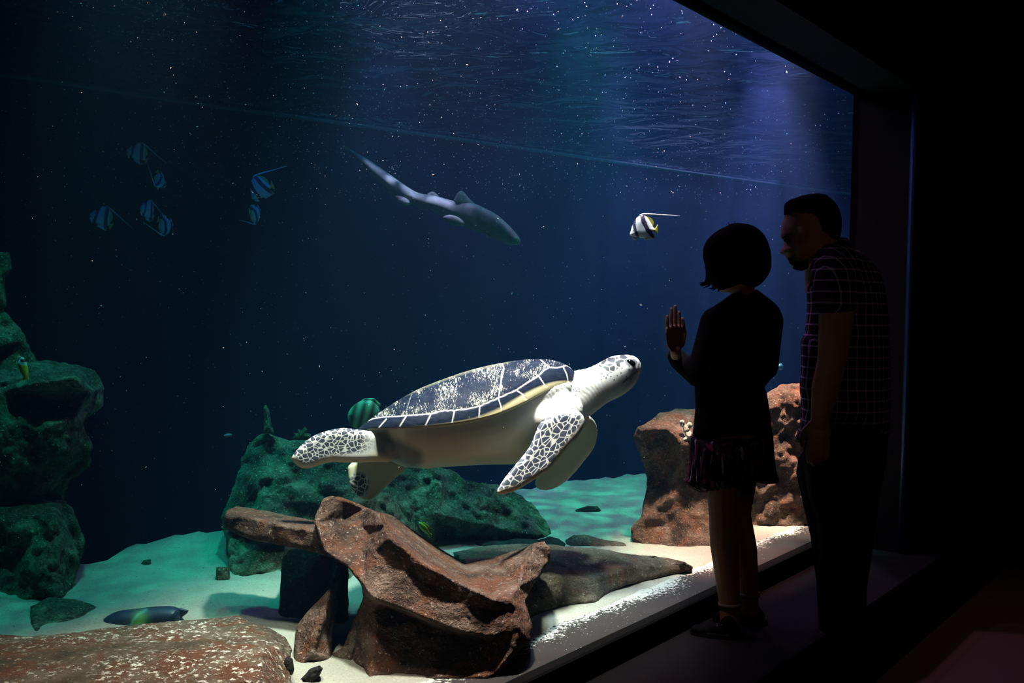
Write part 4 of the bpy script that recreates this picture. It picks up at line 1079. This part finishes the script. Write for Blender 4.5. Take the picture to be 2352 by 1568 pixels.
# ------------------------------------------------------------------ fish
def Wloc(u):
    def f(px, py, d):
        px, py, d = np.broadcast_arrays(np.asarray(px, float), np.asarray(py, float), np.asarray(d, float))
        return np.stack([px * u, d, -py * u], -1)
    return f


def relief_local(outline, u, tf, tb, R, step, **k):
    global W
    keep = W; W = Wloc(u)
    try: V, F = relief(outline, 0.0, tf, tb, R, step, (0, 1, 1), 0, k.get('sm', 1))
    finally: W = keep
    return V, F


def colmat(name, rough=.45, gain=1.0):
    x = Mt(name, rough, .4); x.col(x.mix(1.0, x.attr('tint', 'Color'), (gain, gain, gain), 'MULTIPLY')); return x.m
M_fish = colmat('fish scales')


def tint(o, fn):
    n = len(o.data.vertices); V = np.empty(n * 3); o.data.vertices.foreach_get('co', V); V = V.reshape(-1, 3)
    c = fn(V); add_attr(o, 'tint', np.c_[c, np.ones(n)], 'FLOAT_COLOR')


u = .12 / 58; cx, cy_ = 1478, 522
def L_(pts): return [(a - cx, b - cy_) for a, b in pts]
def banner():
    body = L_([(1448, 540), (1451, 529), (1454, 517), (1458, 507), (1466, 499), (1474, 494), (1482, 497), (1487, 501), (1494, 512), (1499, 522), (1504, 526), (1504, 529), (1499, 532), (1492, 538), (1484, 544), (1475, 545), (1466, 544), (1456, 542)])
    def cf(V):
        P = np.c_[V[:, 0] / u + cx, -V[:, 2] / u + cy_]
        c = np.tile([.66, .80, .86], (len(P), 1)).astype(float)
        b1 = dist_poly(P, [(1459, 500), (1457, 515), (1460, 530), (1467, 546), (1470, 554)], False); c[b1 < 3.2] = (.03, .035, .08)
        b2 = dist_poly(P, [(1473, 492), (1477, 510), (1488, 530), (1500, 540), (1508, 547)], False); c[b2 < 4.6] = (.03, .035, .08)
        c[P[:, 0] > 1500] = (.65, .62, .08)
        return c
    V, F = relief_local(body, u, .016, .016, 16, 1.3, sm=1)
    b = mesh_obj('bannerfish', V, F, M_fish); tint(b, cf)
    def part(nm, pts, col, t=.002):
        V, F = relief_local(L_(pts), u, t, t, 4, 1.3, sm=1); o = mesh_obj(nm, V, F, M_fish, b); tint(o, cf if col is None else (lambda V: np.tile(col, (len(V), 1)).astype(float)))
    part('dorsal_fin', [(1480, 497), (1488, 498), (1496, 503), (1501, 511), (1501, 519), (1498, 523), (1490, 512)], (.62, .62, .08))
    part('tail_fin', [(1501, 525), (1505, 520), (1509, 513), (1510, 524), (1510, 538), (1505, 533), (1501, 530)], (.55, .60, .08))
    part('anal_fin', [(1478, 543), (1490, 537), (1499, 533), (1505, 545), (1490, 548), (1480, 550)], None)
    part('pelvic_fin', [(1455, 541), (1464, 543), (1467, 552), (1460, 550), (1453, 545)], None)
    pen = resample([(1470, 497), (1476, 494), (1486, 493.5), (1500, 494), (1520, 495), (1540, 495.5), (1556, 496)], 3, False, 1) - [cx, cy_]
    V, F = tube(np.c_[pen[:, 0] * u, np.zeros(len(pen)), -pen[:, 1] * u], np.interp(np.arange(len(pen)), [0, 5, len(pen)], [.0045, .0042, .0008]), 6)
    o = mesh_obj('pennant', V, F, M_fish, b); tint(o, lambda V: np.tile([.70, .84, .92], (len(V), 1)))
    V, F = ellipsoid((0 + (1457 - cx) * u, -.0105, -(530 - cy_) * u), (.003, .003, .003)); o = mesh_obj('eye', V, F, M_eye, b)
    return b


def copy_tree(o, parent=None):
    c = o.copy(); COL.objects.link(c); c.parent = parent
    for ch in o.children: copy_tree(ch, c)
    return c


bf = banner(); first = True
for px_, py_, dd, sc_, roll, yaw, lab in (
        (1478, 522, 3.18, .72, 0, 0, 'bright black and white bannerfish left of the child, white pennant trailing right'),
        (598, 430, 5.3, 1.15, 22, 38, 'dim bannerfish left of the shark, pennant curving up to the right'),
        (318, 350, 5.75, 1.05, -32, 48, 'faint bannerfish highest of the group in the dark left water'),
        (366, 415, 5.75, .9, 120, 72, 'faint bannerfish seen edge on below the highest of the left group'),
        (236, 498, 5.7, 1.15, -35, 50, 'faint bannerfish furthest left, pennant drooping right'),
        (340, 482, 5.7, 1.05, -30, 74, 'faint slim bannerfish in the middle of the left group'),
        (378, 518, 5.8, 1.05, 160, 70, 'faint bannerfish lowest of the left group, facing right'),
        (585, 492, 5.9, 1.0, 178, 74, 'faint edge on bannerfish under the dim one left of the shark')):
    o = bf if first else copy_tree(bf); first = False
    o.location = Vector(W(px_, py_, dd)); o.scale = (sc_,) * 3
    o.rotation_euler = (0, math.radians(-roll), math.radians(yaw))
    tag(o, lab, 'fish', 'bannerfish in the open water')

# shark
SHK = [(785, 331), (811, 347), (842, 363), (870, 382), (909, 410), (938, 431), (964, 445), (995, 448), (1025, 457), (1046, 462), (1091, 467), (1107, 475), (1138, 490), (1164, 512), (1180, 529), (1193, 545), (1197, 557), (1189, 563), (1168, 563), (1138, 549), (1107, 537), (1078, 527), (1056, 516), (1030, 505), (1019, 498), (995, 488), (964, 478), (944, 469), (920, 462), (903, 451), (882, 435), (854, 410), (827, 382), (811, 359), (791, 340)]
sk = [(785, 331, 6.1), (900, 425, 5.95), (1050, 480, 5.7), (1197, 557, 5.5)]
V, F = relief(SHK, sk, .075, .075, 34, 5, (.01, 3, 2), 0, 1)
x = Mt('shark hide', .6, .3); c = x.mix(x.rng(x.noise(2.5, 4, .6, dist=.8), .4, .65), (.11, .18, .12), (.19, .28, .18)); x.col(x.mix(x.rng(x.voro(11), .28, .2), c, (.10, .10, .08))); M_shark = x.m
shark = mesh_obj('shark', V, F, M_shark, origin=W(1000, 470, 5.8)); tag(shark, 'long pale shark gliding down to the right in the blue background', 'shark')
for nm, pts, dd in (('dorsal_fin', [(1040, 465), (1046, 450), (1052, 441), (1061, 436), (1070, 446), (1080, 458), (1098, 474), (1070, 474)], 5.66), ('dorsal_fin', [(975, 452), (984, 443), (994, 438), (1004, 446), (1014, 458), (995, 460)], 5.84),
                    ('pectoral_fin', [(1015, 496), (1022, 507), (1033, 516), (1050, 519), (1068, 520), (1064, 505), (1040, 492)], 5.56), ('pelvic_fin', [(904, 448), (914, 462), (927, 473), (938, 472), (948, 466), (930, 452)], 5.84)):
    V, F = relief(pts, dd, .012, .012, 10, 4, (0, 1, 1), 0, 1); mesh_obj(nm, V - W(1000, 470, 5.8), F, M_shark, shark)
# round bodied fish behind the turtle
def camfish(name, label, pts, dd, t, R, cf, fins=(), step=2, eye=None, cat='fish'):
    og = W(np.mean([p[0] for p in pts]), np.mean([p[1] for p in pts]), dd)
    V, F = relief(pts, dd, t, t, R, step, (0, 1, 1), 0, 1)
    o = mesh_obj(name, V, F, M_fish, origin=og); tag(o, label, cat)
    def wrap(fn): return lambda V: fn(*proj(V + og)[:2])
    tint(o, wrap(cf))
    for nm, fp in fins:
        V, F = relief(fp, dd, .003, .003, 4, step, (0, 1, 1), 0, 0); q = mesh_obj(nm, V - og, F, M_fish, o); tint(q, wrap(cf))
    if eye: V, F = ellipsoid(W(eye[0], eye[1], dd - t * .75) - og, (eye[2],) * 3); mesh_obj('eye', V, F, M_eye, o)
    return o
bar = lambda X, Y: (np.array([[.16, .42, .28]]) * (.55 + .45 * np.sin((X + (Y - 950) * .25) * .30)[:, None]) + .03)
camfish('batfish', 'round green banded fish half hidden behind the turtle shell', [(797, 958), (803, 940), (818, 925), (838, 917), (856, 919), (868, 930), (876, 947), (870, 967), (850, 986), (825, 986), (805, 978)], 3.55, .03, 30, bar,
        [('dorsal_fin', [(820, 926), (838, 914), (860, 914), (876, 930), (868, 936), (840, 924)])], 2.5, (806, 955, .005))
yel = lambda X, Y: np.tile([.55, .60, .03], (len(X), 1)).astype(float)
def fox(X, Y):
    c = yel(X, Y); h = X < 965; c[h] = (.45, .60, .50); c[(X < 961) & (Y < 1200)] = (.05, .06, .06); return c
camfish('rabbitfish', 'small yellow fish above the slope of the big front rock', [(955, 1195), (962, 1198), (968, 1199), (978, 1205), (984, 1213), (987, 1222), (988, 1226), (984, 1228), (978, 1224), (970, 1218), (963, 1211), (962, 1205), (957, 1200)], 3.25, .010, 8, fox,
        [('tail_fin', [(985, 1222), (993, 1227), (991, 1232), (987, 1236), (984, 1228)]), ('dorsal_fin', [(967, 1198), (974, 1199), (984, 1206), (989, 1217), (986, 1216), (978, 1206)])], 1.5, (960, 1200, .002))
def fox2(X, Y):
    c = np.tile([.60, .50, .03], (len(X), 1)).astype(float); h = Y < 838; c[h] = (.35, .70, .70); b = (Y < 832) & (Y > 823) & (X > 47); c[b] = (.02, .03, .03); return c
camfish('rabbitfish', 'small yellow fish with a pale blue head at the dark left rocks', [(49, 819), (43, 828), (40, 836), (44, 848), (50, 860), (56, 868), (62, 869), (66, 858), (64, 843), (61, 830), (56, 822)], 3.05, .014, 9, fox2,
        [('tail_fin', [(55, 864), (52, 874), (60, 871), (67, 872), (64, 862)])], 1.6, (50, 826, .002))
def wr(X, Y):
    c = np.tile([.012, .03, .06], (len(X), 1)).astype(float)
    e = np.exp(-(((X - 322) / 17) ** 2 + ((Y - 1436) / 26) ** 2)); c += e[:, None] * np.array([.10, .36, .04])
    ed = dist_poly(np.c_[X, Y], [(336, 1400), (318, 1410), (306, 1424), (300, 1438)], False); c += np.exp(-(ed / 3) ** 2)[:, None] * np.array([.02, .16, .14])
    return c
camfish('wrasse', 'big dark blue green fish resting behind the sandy flat rock', [(208, 1450), (222, 1436), (240, 1418), (263, 1405), (285, 1400), (317, 1397), (345, 1393), (380, 1391), (400, 1392), (412, 1397), (416, 1420), (410, 1450), (380, 1470), (300, 1476), (230, 1468)], 2.86, .05, 30, wr,
        [('tail_fin', [(400, 1394), (416, 1396), (434, 1401), (430, 1408), (418, 1417), (425, 1425), (415, 1440), (400, 1440)])], 3)
pale = lambda X, Y: np.tile([.25, .45, .45], (len(X), 1)).astype(float)
camfish('small_fish', 'tiny pale fish in dark water left of the sponge spike', [(512, 1000), (519, 996), (528, 995), (535, 998), (529, 1002), (519, 1004)], 4.3, .006, 4, pale, step=1.5)
camfish('small_fish', 'tiny dim green fish between the child and the man', [(1783, 842), (1788, 835), (1796, 834), (1800, 842), (1796, 850), (1788, 850)], 6.0, .02, 6, lambda X, Y: np.tile([.01, .09, .05], (len(X), 1)).astype(float), step=2)

# specks drifting in the water
V, F, n = [], [], 0
oct_v = np.array([[1, 0, 0], [-1, 0, 0], [0, 1, 0], [0, -1, 0], [0, 0, 1], [0, 0, -1]], float)
oct_f = [(0, 2, 4), (2, 1, 4), (1, 3, 4), (3, 0, 4), (2, 0, 5), (1, 2, 5), (3, 1, 5), (0, 3, 5)]
rr = random.Random(5)
while n < 5200:
    px = rr.uniform(-60, 2000); py = 1250 * rr.random() ** 1.5 if n % 2 else 460 * rr.random() ** 1.3
    if n % 2 == 0: px = 300 + 1700 * rr.random() ** .75
    b = .15 + 3.4 * rr.random() ** 1.1
    d = dgl(px, py, b)
    if d < 1: continue
    P = W(px, py, d)
    if P[2] > ZW - .05 or P[2] < .6: continue
    s = rr.choice((.3, .38, .48, .6, .8)) * d / FPX * (1.0 if rr.random() > .04 else 1.9)
    a = rr.uniform(0, PI); st = rr.uniform(1, 2.2)
    M_ = np.array([[math.cos(a), 0, math.sin(a)], [0, 1, 0], [-math.sin(a), 0, math.cos(a)]])
    V.append((oct_v * [s * st, s, s]) @ M_ + P); F += [tuple(6 * n + i for i in f) for f in oct_f]; n += 1
sp_o = mesh_obj('drifting_specks', np.vstack(V), F, plain('pale speck', (.6, .6, .56), .8), smooth=False)
tag(sp_o, 'fine pale specks drifting all through the water', 'specks', kind='stuff')
